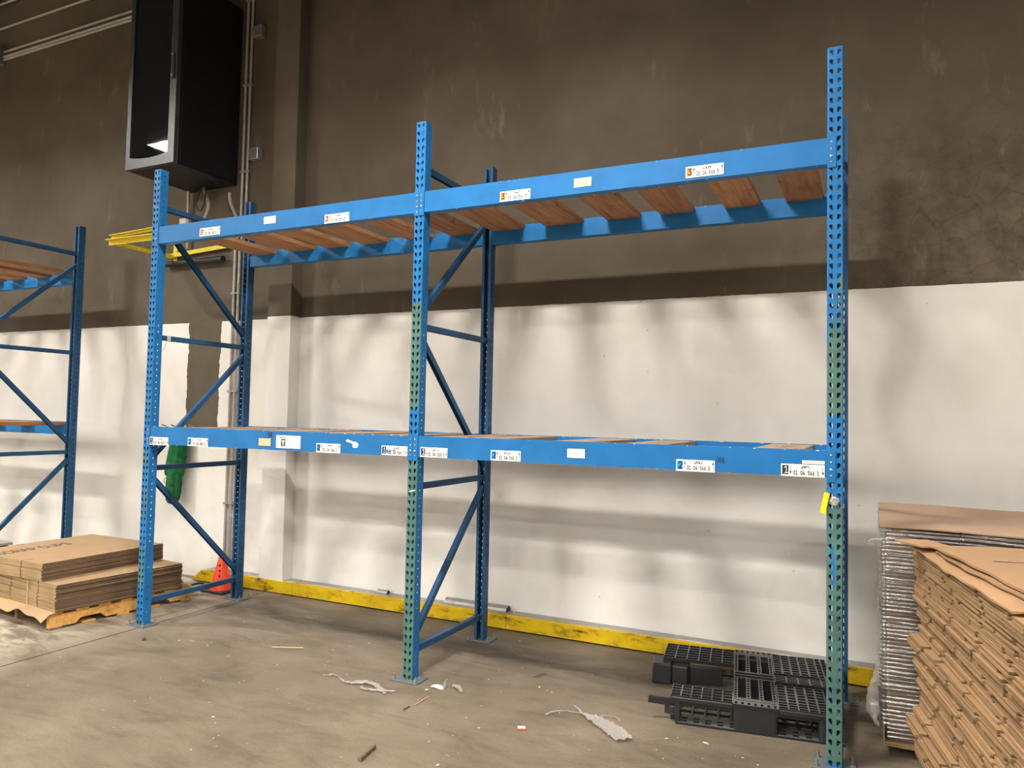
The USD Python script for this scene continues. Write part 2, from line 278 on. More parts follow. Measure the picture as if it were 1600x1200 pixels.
card('cardboard_rough', (.43, .262, .142), (.30, .196, .098))
card('cardboard_dull', (.40, .275, .19), (.36, .24, .15))
card('cardboard_pale', (.39, .262, .148), (.44, .31, .165), (.19, .125, .078))  # x-facing folded edges darkened: their shade is put into the colour
card('cardboard_grey', (.42, .30, .19), (.20, .14, .09))
plain('black_plastic', (.022, .022, .024), .42, 0, .5, .1, 12)
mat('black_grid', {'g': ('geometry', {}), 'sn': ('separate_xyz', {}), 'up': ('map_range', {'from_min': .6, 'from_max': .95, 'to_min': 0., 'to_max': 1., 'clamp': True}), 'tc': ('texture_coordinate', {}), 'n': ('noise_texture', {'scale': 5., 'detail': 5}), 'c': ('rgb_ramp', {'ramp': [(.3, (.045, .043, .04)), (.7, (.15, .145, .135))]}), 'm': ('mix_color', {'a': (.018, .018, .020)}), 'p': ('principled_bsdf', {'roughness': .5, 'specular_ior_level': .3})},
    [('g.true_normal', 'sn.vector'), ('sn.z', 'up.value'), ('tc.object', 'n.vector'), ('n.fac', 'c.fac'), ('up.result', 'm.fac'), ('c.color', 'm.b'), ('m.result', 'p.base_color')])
plain('cabinet_black', (.007, .007, .009), .45, 0, .4)
plain('cabinet_bezel', (.045, .049, .056), .42, .2)
plain('dark_glass', (.006, .007, .009), .025, 0, .5, 0)
plain('black_rubber', (.012, .012, .012), .55)
plain('orange_cone', (.78, .06, .02), .5)
plain('green_cloth', (.012, .115, .035), .85, 0, .2, .18, 14, .4)
plain('white_paper', (.80, .78, .74), .7)
plain('white_plastic', (.55, .54, .50), .5)
plain('red_paper', (.50, .12, .07), .7)
plain('tag_yellow', (.90, .80, .0), .5)
plain('dark_wood_bit', (.07, .05, .035), .8)
plain('light_wood_bit', (.55, .40, .22), .75)
plain('pink_ink', (.6, .1, .25), .6)
plain('crumb', (.55, .50, .43), .8)
plain('yellow_cable', (.30, .20, .05), .6)
plain('dark_gap', (.02, .018, .016), .9)
mat('print', {'a': ('attribute', {'attribute': 'col'}), 'p': ('principled_bsdf', {'roughness': .55, 'specular_ior_level': .3})}, [('a.color', 'p.base_color')])
mat('film', {'tc': ('texture_coordinate', {}), 'mp': ('mapping', {'scale': (3., 3., 22.)}), 'n': ('noise_texture', {'scale': 2.0, 'detail': 5, 'distortion': .8}), 'b': ('bump', {'strength': .35, 'distance': .012}), 't': ('transparent_bsdf', {'color': (.86, .85, .83)}), 'gl': ('glossy_bsdf', {'color': (.98, .97, .95), 'roughness': .24}),
    'd': ('diffuse_bsdf', {'color': (.55, .53, .50)}), 'm1': ('mix_closure', {'fac': .10}), 'fr': ('layer_weight', {'blend': .30}), 'fa': mathn('multiply_add', value2=.6, value3=.30, use_clamp=True), 'm2': ('mix_closure', {})},
    [('tc.object', 'mp.vector'), ('mp.vector', 'n.vector'), ('n.fac', 'b.height'), ('b.normal', 'gl.normal'), ('gl.BSDF', 'm1.closure1'), ('d.BSDF', 'm1.closure2'), ('b.normal', 'fr.normal'), ('fr.facing', 'fa.value1'), ('fa.value', 'm2.fac'), ('t.BSDF', 'm2.closure1'), ('m1.closure', 'm2.closure2')], surface='m2.closure')
mat('film_scrap', {'tc': ('texture_coordinate', {}), 'n': ('noise_texture', {'scale': 60.0, 'detail': 4, 'distortion': .8}), 'b': ('bump', {'strength': .8, 'distance': .01}), 't': ('transparent_bsdf', {'color': (.92, .91, .9)}), 'gl': ('glossy_bsdf', {'color': (.95, .93, .9), 'roughness': .2}),
    'd': ('diffuse_bsdf', {'color': (.70, .67, .63)}), 'm1': ('mix_closure', {'fac': .65}), 'm2': ('mix_closure', {'fac': .40})},
    [('tc.object', 'n.vector'), ('n.fac', 'b.height'), ('b.normal', 'gl.normal'), ('gl.BSDF', 'm1.closure1'), ('d.BSDF', 'm1.closure2'), ('t.BSDF', 'm2.closure1'), ('m1.closure', 'm2.closure2')], surface='m2.closure')
mat('lamp_lens', {'e': ('emission', {'color': LAMP_COLOR, 'strength': 14.0})}, [], surface='e.emission')
mat('strip_lens', {'e': ('emission', {'color': LAMP_COLOR_FAR, 'strength': 4.0})}, [], surface='e.emission')  # glow of the added fill strips
plain('lamp_housing', (.6, .6, .6), .5)
plain('far_wall', (.30, .29, .27), .8)
plain('ceiling_deck', (.05, .045, .04), .8)

# ------------------------------------------------------------------ the room
YW = 1.48
struct('floor', bx(-16, 12, -20, YW+.25, -.2, 0), 'floor_concrete', 'worn brown-grey concrete floor')
struct('wall_back', bx(-16, 12, YW, YW+.25, 0, 8), 'wall_concrete', 'concrete wall painted white below')
struct('trim_1', bx(-2.592, -2.298, 1.34, YW, 0, 8, .004), 'wall_concrete', 'concrete pilaster on the back wall')
struct('wall_left', bx(-16.2, -16, -20, YW+.25, 0, 8), 'far_wall')
struct('wall_right', bx(12, 12.2, -20, YW+.25, 0, 8), 'far_wall')
struct('wall_front', bx(-16.2, 12.2, -20.2, -20, 0, 8), 'far_wall')
struct('ceiling', bx(-16.2, 12.2, -20.2, YW+.25, 8, 8.2), 'ceiling_deck')
# saw-cut joints in the floor (dark recessed lines)
struct('trim_2', bx(-2.474, -2.466, -6, 1.3, -.004, .0012), 'dark_gap', 'dark saw-cut joint across the floor')

# lamps: a row above the aisle; unseen long lamps behind it added as fill
for i, (x, y) in enumerate(LAMP_XY):
    near = y > -3
    half = .60 if near else 2.8            # single bays over the aisle, long unseen fill strips added behind
    t = thing('high_bay_lamp' if near else 'strip_lamp', ('white high-bay lamp, ' if near else 'unseen long fill lamp, ') + ('leftmost', 'second from the left', 'third from the left', 'rightmost')[i % 4] + ' in the ' + ('row nearest the wall', 'second row from the wall', 'third row from the wall', 'fourth row from the wall', 'fifth row from the wall', 'row furthest from the wall')[i // 4], 'lamp', (x, y, LAMP_Z), 0, 'ceiling lamps')
    part('housing', bx(-half-.02, half+.02, -.20, .20, .012, .10, .01), 'lamp_housing', t)
    for s_ in (-1, 1):
        part('hanger', tube([(s_*half*.8, 0, .1), (s_*half*.8, 0, 8-LAMP_Z)], .004, 6), 'zinc', t)
        part('reflector_skirt', bx(-half-.02, half+.02, s_*.20-.004, s_*.20+.004, -.085, .012), 'lamp_housing', t)  # side and end skirts added to cut lamp light off the upper wall
        part('end_skirt', bx(s_*(half+.02)-.004, s_*(half+.02)+.004, -.196, .196, -.085, .012), 'lamp_housing', t)
    part('lens', bx(-half, half, -.18, .18, .002, .012), 'lamp_lens' if near else 'strip_lens', t)
    L = UsdLux.RectLight.Define(stage, t.GetPath().AppendChild('light'))
    L.CreateWidthAttr(2*half-.05); L.CreateHeightAttr(.34); L.CreateIntensityAttr(LAMP_POWER[y]*(1 if near else .21)); L.CreateColorAttr(Gf.Vec3f(*(LAMP_COLOR if y > -7 else LAMP_COLOR_FAR)))
    L.CreateNormalizeAttr(False)
    L.AddTranslateOp().Set(Gf.Vec3d(0, 0, -.004))

# ------------------------------------------------------------------ bumper curb along the wall
def curb(x0, x1, label, tubes=(), slant=False):
    t = thing('wall_bumper', label, 'bumper', (x0, 1.32, 0))
    L = x1-x0
    poly = Polygon([(0, .012), (L, .012), (L, .118), (.13 if slant else 0, .118)])
    m = remap(extr(poly, .045), (1, 0, 0), (0, 0, 1), (0, -1, 0), (0, .045, 0))
    v = m.vertices.copy()
    m = trimesh.Trimesh(v, m.faces); m.fix_normals()
    part('face_board', m, 'curb_yellow', t)
    part('top_strip', bx(0.14 if slant else .004, L-.004, .047, .155, .06, .121, .006), 'galvanised', t)
    part('foot', [bx(.15+i*.7, .25+i*.7, .05, .15, 0, .06) for i in range(max(1, int((L-.2)/.7)))], 'galvanised', t)
    for a, b in tubes:
        rt = .045 if b-a > .3 else .028
        part('steel_tube', xf(remap(extr(Point(0, 0).buffer(rt, 8).difference(Point(0, 0).buffer(rt-.005, 8)), b-a), (0, 1, 0), (0, 0, 1), (1, 0, 0), (a-x0, .105, .125))), 'galvanised', t)
    return t
curb(-3.46, -2.16, 'short yellow wall bumper with a slanted left end behind the left upright frame', [], True)
curb(-2.155, .055, 'chipped yellow wall bumper with grey tube ends on top, left of the middle rear upright', [(-1.26, -1.15), (-.55, .03)])
curb(.06, 4.6, 'yellow wall bumper with a grey top strip running behind the black plastic pallet')

# ------------------------------------------------------------------ pallet racks
W, D, H, T = .0762, .0762, 3.6576, .0025
def teardrop(sx):
    c = Point(0, .004).buffer(.0092, 3); tip = Point(sx*.006, -.0135).buffer(.0028, 2)
    return unary_union([c, tip]).convex_hull
ZH = [(71.5-k)*.0508 for k in range(72)]
def upright_mesh():
    r = .007
    front = sbox(-W/2+r, .004, W/2-r, H)
    holes = [affinity.translate(teardrop(-s), s*.0185, z) for z in ZH for s in (-1, 1)]
    front = front.difference(unary_union(holes))
    ms = [remap(extr(front, T), (1, 0, 0), (0, 0, 1), (0, -1, 0), (0, T, 0))]
    side = sbox(r, .004, D-.004, H).difference(unary_union([affinity.translate(Point(0, 0).buffer(.0062, 2), D*.5, z+.0254) for z in ZH[1:]]))
    for s in (-1, 1):
        ms.append(remap(extr(side, T), (0, 1, 0), (0, 0, 1), (1, 0, 0), (W/2-T if s > 0 else -W/2, 0, 0)))
        arc = [(W/2-r+r*math.sin(a), r-r*math.cos(a)) for a in np.linspace(0, math.pi/2, 5)]
        ri = r-T
        arc2 = [(W/2-r+ri*math.sin(a), r-ri*math.cos(a)) for a in np.linspace(math.pi/2, 0, 5)]
        c = extr(Polygon(arc+arc2), H-.004); c.apply_translation([0, 0, .004])
        if s < 0: c = remap(c, (-1, 0, 0), (0, 1, 0), (0, 0, 1))
        ms.append(c)
        lx = (W/2-.020, W/2) if s > 0 else (-W/2, -W/2+.020)
        ms.append(bx(lx[0], lx[1], D-T, D, .004, H))
    ms = [trimesh.Trimesh(m.vertices, m.faces) for m in ms]
    for m in ms: m.fix_normals()
    return trimesh.util.concatenate(ms)
UPRIGHT = upright_mesh()
DEPTH = 1.047
def bolt_mesh(x, y, z0=.009):
    return trimesh.util.concatenate([cyl(.011, .010, (x, y, z0), 6), cyl(.006, .032, (x, y, z0), 8)])
def frame(rack, X, front_mat='blue_steel', flip=False, green_rear='dark_blue_steel'):
    for rear in (False, True):
        m = xf(UPRIGHT, 180 if rear else 0, (X, DEPTH if rear else 0, 0))
        u = part('upright', m, front_mat if not rear else green_rear, rack, False)
        y0 = -.045 if not rear else DEPTH-D-.025
        y1 = D+.025 if not rear else DEPTH+.045
        part('base_plate', bx(X-.10, X+.10, y0, y1, 0, .009, .002), 'grey_plate', u)
        for bxx in (-.08, .08):
            for by in (y0+.02, y1-.02):
                part('anchor_bolt', bolt_mesh(X+bxx, by), 'zinc', u)
    ya, yb = D-.012, DEPTH-D+.012
    for z in (.180, 1.24, 2.295, 3.355):
        part('horizontal_brace', channel((X, ya, z), (X, yb, z), .034, .040), 'dark_blue_steel', rack)
    diag = [(1.165, .265), (1.335, 2.215), (3.235, 2.40)]   # (height at the rear, height at the front)
    for zr, zf in diag:
        if flip: zr, zf = zf, zr
        part('diagonal_brace', channel((X, ya, zf), (X, yb, zr), .034, .040), 'dark_blue_steel', rack)
def beam_profile():
    return Polygon([(0, 0), (.065, 0), (.065, .096), (.036, .096), (.036, .137), (0, .137)])
def connector(x, s, ztop, ybase, ydir, shared):
    """x = edge of the upright, s = which way the upright lies (+1 right)"""
    w = .0375 if shared else .043
    x0, x1 = (x, x+w) if s > 0 else (x-w, x)
    y0, y1 = (ybase-.0045, ybase-.0005) if ydir > 0 else (ybase+.0005, ybase+.0045)
    return bx(x0, x1, y0, y1, ztop-.160, ztop+.004, .0015)
def rivets(x, s, ztop, ybase, ydir):
    out = []
    cx = x+s*.021
    for k, (dz, r) in enumerate(((-.024, .006), (-.060, .006), (-.098, .0085), (-.128, .005))):
        m = trimesh.creation.icosphere(1, r); m.vertices[:, 1] *= .6
        m.apply_translation([cx, ybase-ydir*.0045, ztop+dz]); out.append(m)
    return trimesh.util.concatenate(out)
def beam(rack, x0, x1, ztop, rear, matname):
    p = extr(beam_profile(), x1-x0)
    if not rear: m = remap(p, (0, 1, 0), (0, 0, 1), (1, 0, 0), (x0, .0015, ztop-.137))
    else: m = remap(p, (0, -1, 0), (0, 0, 1), (1, 0, 0), (x0, DEPTH-.0015, ztop-.137))
    m = trimesh.Trimesh(m.vertices, m.faces); m.fix_normals()
    b = part('beam', m, matname, rack)
    yb, yd = (0, 1) if not rear else (DEPTH, -1)
    for x, s in ((x0, -1), (x1, 1)):
        part('beam_connector', connector(x, s, ztop, yb, yd, abs(x) < .1), matname, b)
        part('rivets', rivets(x, s, ztop, yb, yd), 'zinc', b)
    return b

rack = thing('pallet_rack', 'large blue two-bay steel pallet rack with green worn uprights in front of the white wall', 'pallet rack', (0, 0, 0))
P = 2.524
frame(rack, -P, 'blue_green_left', True)
frame(rack, 0, 'blue_green_middle', False)
frame(rack, P, 'blue_green_right', False)
ZU, ZL = 3.184, 1.573
B = {}
for bay, (x0, x1) in (('l', (-P+W/2, -W/2)), ('r', (W/2, P-W/2))):
    for lev, z, mm in (('u', ZU, 'blue_beam_upper'), ('d', ZL, 'blue_beam_lower')):
        for rear in (False, True):
            B[bay+lev+('r' if rear else 'f')] = beam(rack, x0, x1, z, rear, mm)

# ---- stickers on the front beams, with their lettering
def flat(m, col):
    return m, np.tile(np.array(col, float), (len(m.vertices), 1))
def glyph(txt, h, x, z, col, bold=False, sx=1.0, y=-.0016):
    m = meshkit.text_mesh(txt, h, .0004, bold)
    m = m.copy(); m.vertices[:, 0] *= sx
    m = remap(m, (1, 0, 0), (0, 0, 1), (0, -1, 0), (x, y, z))
    return flat(m, col)
def rect(x0, x1, z0, z1, col, y=-.0014):
    return flat(bx(x0, x1, y-.0003, y, z0, z1), col)
def arrow(x, z0, z1, up, col=(.03, .03, .03)):
    zt = z1 if up else z0
    d = -1 if up else 1
    tri = trimesh.creation.extrude_polygon(Polygon([(x-.0055, zt+d*.013), (x+.0055, zt+d*.013), (x, zt)]), .0004, engine='earcut')
    tri = remap(tri, (1, 0, 0), (0, 0, 1), (0, -1, 0), (0, -.0014, 0)); tri.fix_normals()
    return [flat(tri, col), rect(x-.0009, x+.0009, z0, z1, col)]
INK = (.035, .035, .035)
def sticker(b, x0, x1, z0, z1, pieces, label, base=(.80, .78, .74)):
    items = [rect(x0, x1, z0, z1, base, -.0006)] + pieces
    m = trimesh.util.concatenate([i[0] for i in items]); c = np.vstack([i[1] for i in items])
    part('sticker', m, 'print', b, False, label, c)
def location_sticker(b, x0, x1, zc, num, patch, ink, text, up, scrub=False):
    h = .064; z0, z1 = zc-h/2, zc+h/2; w = x1-x0
    r2 = random.Random(text)
    ps = [rect(x0+.006, x0+.036, z0+.010, z1-.008, patch), glyph(num, .036, x0+(.0105 if num == '1' else .0085), z0+.0155, ink, num != '1', .9)]
    ps += arrow(x0+.047, z0+.013, z1-.010, up) + arrow(x1-.009, z0+.013, z1-.010, up)
    tx = x0+.058
    for wd in text.split(' '):
        ps.append(glyph(wd, .0215, tx, z0+.0095, INK, True, .60)); tx += .0085*len(wd)+.018
    # the small printed code above the numbers: little broken strokes
    cx = x0+w*.46
    for k in range(9):
        a = cx+k*.0052; zz = z1-.022+r2.choice((0, .005, .010)); ps.append(rect(a, a+r2.uniform(.004, .0075), zz, zz+.0034, INK))
        if r2.random() < .55: ps.append(rect(a, a+.0026, z1-.022, z1-.022+r2.uniform(.007, .014), INK))
    if scrub:
        for k in range(26):
            a = x0+.004+r2.uniform(0, .085); zz = z0+.012+r2.uniform(0, .026); ps.append(rect(a, a+r2.uniform(.008, .03), zz, zz+.0026, (.10, .22, .38), -.0021))
    sticker(b, x0, x1, z0, z1, ps, f'white location sticker with {num} and {text}')
BLK, ORG, RED, LBL = (.02, .02, .02), (.85, .30, .07), (.70, .06, .04), (.03, .28, .62)
WHT = (.8, .8, .8)
location_sticker(B['luf'], -2.02, -1.80, 3.094, '3', (.85, .45, .38), (.5, .01, .01), '01 04 563 3', True)
location_sticker(B['luf'], -.79, -.572, 3.078, '3', (.85, .42, .30), (.5, .02, .01), '01 04 564 3', True)
location_sticker(B['ruf'], .597, .806, 3.084, '3', ORG, (.06, .02, .01), '01 04 565 3', True)
location_sticker(B['ruf'], 1.757, 1.966, 3.092, '3', ORG, (.06, .02, .01), '01 04 566 3', True)
location_sticker(B['ldf'], -2.484, -2.275, 1.461, '1', BLK, WHT, '01 04 563 1', False)
location_sticker(B['ldf'], -2.06, -1.845, 1.4675, '2', LBL, (.005, .02, .07), '01 04 563 2', True)
location_sticker(B['ldf'], -.80, -.589, 1.4675, '2', LBL, (.005, .02, .07), '01 04 564 2', True)
location_sticker(B['ldf'], -.247, -.042, 1.471, '1', BLK, WHT, '01 04 564 1', False, True)
location_sticker(B['rdf'], .058, .262, 1.471, '1', BLK, WHT, '01 04 565 1', False)
location_sticker(B['rdf'], .572, .776, 1.4715, '2', LBL, (.005, .02, .07), '01 04 565 2', True)
location_sticker(B['rdf'], 1.722, 1.931, 1.4645, '2', LBL, (.005, .02, .07), '01 04 566 2', True)
location_sticker(B['rdf'], 2.268, 2.478, 1.466, '1', BLK, WHT, '01 04 566 1', False)
def small_sticker(b, x0, x1, zc, base, lines=True, border=None):
    z0, z1 = zc-.027, zc+.027; ps = []
    if border: ps.append(rect(x0+.005, x1-.005, z0+.005, z1-.005, border))
    if lines:
        for k, (a, e) in enumerate(((.10, .90), (.10, .86), (.30, .70))):
            zz = zc+.008-k*.007
            q = x0+(x1-x0)*a
            while q < x0+(x1-x0)*e: ps.append(rect(q, q+.005, zz, zz+.003, (.62, .45, .42))); q += .0075
    sticker(b, x0, x1, z0, z1, ps, 'small plain sticker' if not lines else 'small white sticker with faint print', base)
small_sticker(B['luf'], -1.36, -1.245, 3.124, (.80, .78, .74))
small_sticker(B['ruf'], 1.092, 1.202, 3.112, (.80, .78, .74), False, (.72, .58, .36))
small_sticker(B['ldf'], -1.335, -1.219, 1.490, (.66, .52, .30), False)
small_sticker(B['rdf'], 1.078, 1.188, 1.504, (.80, .78, .74))
sticker(B['rdf'], 2.37, 2.478, 1.501, 1.519, [rect(2.38+i*.009, 2.385+i*.009, 1.511, 1.5125, (.45, .40, .38)) for i in range(10)], 'narrow faded sticker strip', (.72, .68, .66))
sticker(B['ldf'], -1.246, -1.206, 1.530, 1.562, [], 'dark patch', (.03, .04, .07))
# bay plate: white sticker with arrow pictogram and lettering strokes
z0 = 1.452
sticker(B['ldf'], -1.168, -.943, z0, z0+.092, [rect(-1.120, -1.082, z0+.016, z0+.066, INK), rect(-1.112, -1.090, z0+.044, z0+.058, WHT, -.0018), rect(-1.107, -1.095, z0+.022, z0+.042, WHT, -.0018), rect(-1.14, -1.07, z0+.074, z0+.078, INK)]
        + arrow(-1.101, z0+.018, z0+.040, False), 'white sticker with a black arrow pictogram')
# torn white sticker remnant
poly = Polygon([(-.545, 1.528), (-.53, 1.534), (-.49, 1.522), (-.452, 1.516), (-.437, 1.500), (-.447, 1.478), (-.475, 1.476), (-.49, 1.486), (-.485, 1.502), (-.51, 1.512), (-.54, 1.516)])
m = remap(extr(poly, .0006), (1, 0, 0), (0, 0, 1), (0, -1, 0), (0, .0008, 0)); m.fix_normals()
part('torn_sticker', m, 'white_paper', B['ldf'], False, 'torn white sticker remnant')
hw = glyph('566', .030, 1.938, 1.492, (.015, .03, .09), False, .55)
part('handwriting', hw[0], 'print', B['rdf'], False, 'handwritten number in dark ink', hw[1])

# ---- deck planks
def plank(x0, x1, zb, label, rz=0.0, y0=.040, y1=1.005, wm='plank_wood'):
    t = single('deck_plank', xf(bx(-(x1-x0)/2, (x1-x0)/2, -(y1-y0)/2, (y1-y0)/2, 0, .038, .003), 0), wm, label, 'plank')
    x = UsdGeom.Xformable(t); x.AddTranslateOp().Set(Gf.Vec3d((x0+x1)/2, (y0+y1)/2, zb)); x.AddRotateZOp().Set(rz)
ORD = ['first', 'second', 'third', 'fourth', 'fifth', 'sixth']
zu, zl = ZU-.041+.0005, ZL-.041+.0005
ur = [(2.193, 2.418), (1.802, 2.032), (1.365, 1.597), (.970, 1.215), (.490, .785), (.045, .310)]
for i, (a, b) in enumerate(ur): plank(a, b, zu, f'reddish deck plank on the upper level of the right bay, {ORD[i]} from the right upright', rng.uniform(-.4, .4))
ul = [(-.335, -.092), (-.735, -.500), (-1.190, -.945), (-1.585, -1.345), (-1.985, -1.725), (-2.415, -2.175)]
for i, (a, b) in enumerate(ul): plank(a, b, zu, f'reddish deck plank on the upper level of the left bay, {ORD[i]} from the middle upright', rng.uniform(-.4, .4))
lr = [(2.115, 2.362), (1.385, 1.622), (.945, 1.186), (.350, .590), (.06, .285)]
for i, (a, b) in enumerate(lr): plank(a, b, zl, f'worn deck plank on the lower level of the right bay, {ORD[i]} from the right upright', rng.uniform(-.6, .6), wm='worn_plank_wood')
ll = [(-.335, -.095), (-.875, -.640), (-1.410, -1.170), (-1.860, -1.625), (-2.35, -2.11)]
for i, (a, b) in enumerate(ll): plank(a, b, zl, f'worn deck plank on the lower level of the left bay, {ORD[i]} from the middle upright', rng.uniform(-.6, .6), wm='worn_plank_wood')

# ---- the rack further left
rack2 = thing('pallet_rack', 'blue pallet rack cut off by the left edge, with braces and plank decks', 'pallet rack', (0, 0, 0))
X2 = -4.972
frame(rack2, X2); frame(rack2, X2-2.524)
for z, mm in ((3.175, 'blue_steel'), (1.560, 'blue_steel')):
    for rear in (False, True): beam(rack2, X2-2.524+W/2, X2-W/2, z, rear, mm)
for i, (a, b) in enumerate([(-5.25, -5.03), (-5.64, -5.43), (-6.08, -5.87), (-6.45, -6.25), (-6.90, -6.68), (-7.3, -7.1)]):
    plank(a, b, 3.175-.0405, f'orange-brown upper deck plank of the far left rack, {ORD[i]} from its right upright')
for i, (a, b) in enumerate([(-5.23, -5.03), (-5.80, -5.57), (-6.30, -6.08), (-6.75, -6.5)]):
    plank(a, b, 1.560-.0405, f'brown lower deck plank of the far left rack, {ORD[i]} from its right upright')

# ---- small things fixed to the main rack
t = thing('inspection_tag', 'yellow tag hanging by a wire from the right upright under the lower beam', 'tag', (2.492, -.012, 1.372))
m = bx(-.013, .013, -.0006, .0006, -.118, -.012, .0003); part('card', xf(m, 0, ry=12), 'tag_yellow', t)
part('wire', tube(bez([(0, 0, -.016), (.004, .004, -.002), (.020, .0105, .004), (.030, .0105, .001)], 10), .0011, 6), 'zinc', t)
r3 = np.random.default_rng(5)
ms = []
for k in range(7):
    s = trimesh.creation.icosphere(1, .010+.004*r3.random()); s.vertices *= [1, .35, 1]; s.vertices += r3.normal(0, .0016, s.vertices.shape); s.apply_translation([2.524+r3.uniform(-.02, .022), -.004, 1.318+r3.uniform(-.016, .018)]); ms.append(s)
single('tape_remnant', ms, 'film_scrap', 'crumpled remnant of clear tape stuck to the right upright beside the yellow tag', 'tape')
single('tape_strip', xf(bx(-.022, .022, -.0012, 0, -.004, .004), 0, (.004, -.0006, 1.216), 0, -14), 'white_paper', 'white tape strip across the green middle upright', 'tape')
single('brace_sticker', bx(-P-.019, -P+.0195, .14, .175, 2.276, 2.3165), 'white_plastic', 'pale sticker wrapped round the left frame brace', 'sticker')
single('wire_loop', tube(bez([(-P+.02, .13, 2.275), (-P+.02, .12, 2.22), (-P+.02, .10, 2.19), (-P+.02, .085, 2.18)], 10), .0014, 6), 'black_rubber', 'thin dark wire hanging below the left frame brace', 'wire')

# ------------------------------------------------------------------ cabinet high on the wall
cx0, cx1, cy0, cy1, cz0, cz1 = -3.868, -3.200, .735, YW, 4.035, 5.895
t = thing('wall_cabinet', 'tall black wall-hung equipment cabinet with a dark glass door', 'cabinet', ((cx0+cx1)/2, (cy0+cy1)/2, cz0))
ox, oy = (cx0+cx1)/2, (cy0+cy1)/2
w2, d2, hh = (cx1-cx0)/2, (cy1-cy0)/2, cz1-cz0
part('body', bx(-w2, w2, -d2, d2, 0, hh, .006), 'cabinet_black', t)
outer = sbox(-w2, 0, w2, hh)
arc = [(x, .085+.03*(1-((x)/(w2-.055))**2)*-1+.03) for x in np.linspace(-(w2-.055), w2-.085, 9)]
win = Polygon(arc+[(w2-.085, hh-.09), (-(w2-.055), hh-.09)])
m = remap(extr(outer.difference(win), .040), (1, 0, 0), (0, 0, 1), (0, -1, 0), (0, -d2-.001, 0)); m.fix_normals()
door = part('door', m, 'cabinet_bezel', t)
m = remap(extr(win.buffer(-.0005), .022), (1, 0, 0), (0, 0, 1), (0, -1, 0), (0, -d2-.006, 0)); m.fix_normals()
part('glass', m, 'dark_glass', door)
part('handle', bx(w2-.052, w2-.022, -d2-.056, -d2-.042, .80, 1.05, .004), 'black_rubber', door)
for zz in (.83, 1.03): part('latch', xf(cyl(.012, .012, n=10), 0, (w2-.040, -d2-.055, zz), 90), 'zinc', door)
part('side_panel', bx(w2, w2+.004, -d2+.03, d2-.03, .03, hh-.03, .001), 'cabinet_black', t)
part('bottom_gland', [cyl(.035, .012, (.12, .18, -.012)), cyl(.035, .012, (.24, .22, -.012))], 'black_rubber', t)

# conduits below and beside the cabinet
def pipe(pts, r, label, matn='conduit_paint', name='conduit', n=8, cat='pipe', group=None):
    return single(name, tube(pts, r, n), matn, label, cat, group, None, 40)
YP = YW-.022
for x, lb in ((-3.108, 'left of the two grey vertical conduits beside the cabinet'), (-3.045, 'right of the two grey vertical conduits beside the cabinet')):
    t = thing('vertical_conduit', lb, 'pipe', (x, YP, .16))
    part('pipe', tube([(-.064, 0, 0), (-.064, 0, 3.24)] + [(-.032-.032*math.cos(a*math.pi/6), 0, 3.24+a*.03) for a in range(1, 6)] + [(0, 0, 3.42), (0, 0, 7.6)], .0145, 10), 'conduit_paint', t, 40)
    for z in (.62, 1.75, 2.75, 4.0, 4.9, 5.8): part('strap', bx((-.064 if z < 3.2 else 0)-.030, (-.064 if z < 3.2 else 0)+.030, -.017, .020, z-.012, z+.012, .003), 'galvanised', t)
pipe(bez([(-3.849, 1.43, 4.035), (-3.845, 1.43, 3.90), (-3.842, 1.435, 3.60), (-3.842, 1.44, 3.42)], 10), .016, 'straight pale conduit drop under the left half of the cabinet', name='flexible_conduit')
pipe(bez([(-3.585, 1.40, 4.03), (-3.55, 1.40, 3.95), (-3.525, 1.41, 3.85), (-3.56, 1.42, 3.76), (-3.63, 1.44, 3.70), (-3.74, 1.45, 3.66)], 24), .017, 'pale flexible conduit curving left from under the cabinet', name='flexible_conduit')
pipe(bez([(-3.226, 1.41, 3.95), (-3.222, 1.41, 3.88), (-3.20, 1.41, 3.82), (-3.155, 1.41, 3.74), (-3.10, 1.41, 3.64)], 20), .016, 'pale flexible conduit bending right beside the cabinet bottom', name='flexible_conduit')
pipe(bez([(-3.56, 1.36, 4.035), (-3.63, 1.36, 3.93), (-3.655, 1.37, 3.84), (-3.60, 1.37, 3.79), (-3.53, 1.36, 3.87), (-3.52, 1.36, 4.035)], 24), .007, 'thin black cable looping under the cabinet', 'black_rubber', 'cable_loop', cat='cable')
t = thing('junction_box', 'upper small grey junction box on the wall right of the cabinet', 'electrical box', (-2.93, YW, 5.585))
part('box', bx(-.055, .055, -.075, 0, -.06, .06, .006), 'galvanised', t); part('cover', bx(-.046, .046, -.079, -.075, -.05, .05, .002), 'grey_plate', t)
part('bracket', bx(-.085, -.055, -.05, 0, -.05, .05, .003), 'galvanised', t)
t2 = copy_i(t, 'lower small grey junction box on the wall beside the cabinet bottom', (-2.92, YW, 4.315))
t = thing('wall_device', 'small white box on the wall above the upper beam near the left upright', 'electrical box', (-3.90, YW, 3.665))
part('housing', bx(-.055, .055, -.07, 0, -.06, .085, .008), 'white_plastic', t); part('arm', bx(.06, .30, -.05, -.01, -.02, .012, .004), 'black_rubber', t); part('arm_edge', bx(.06, .28, -.056, -.05, .006, .016, .002), 'white_plastic', t)

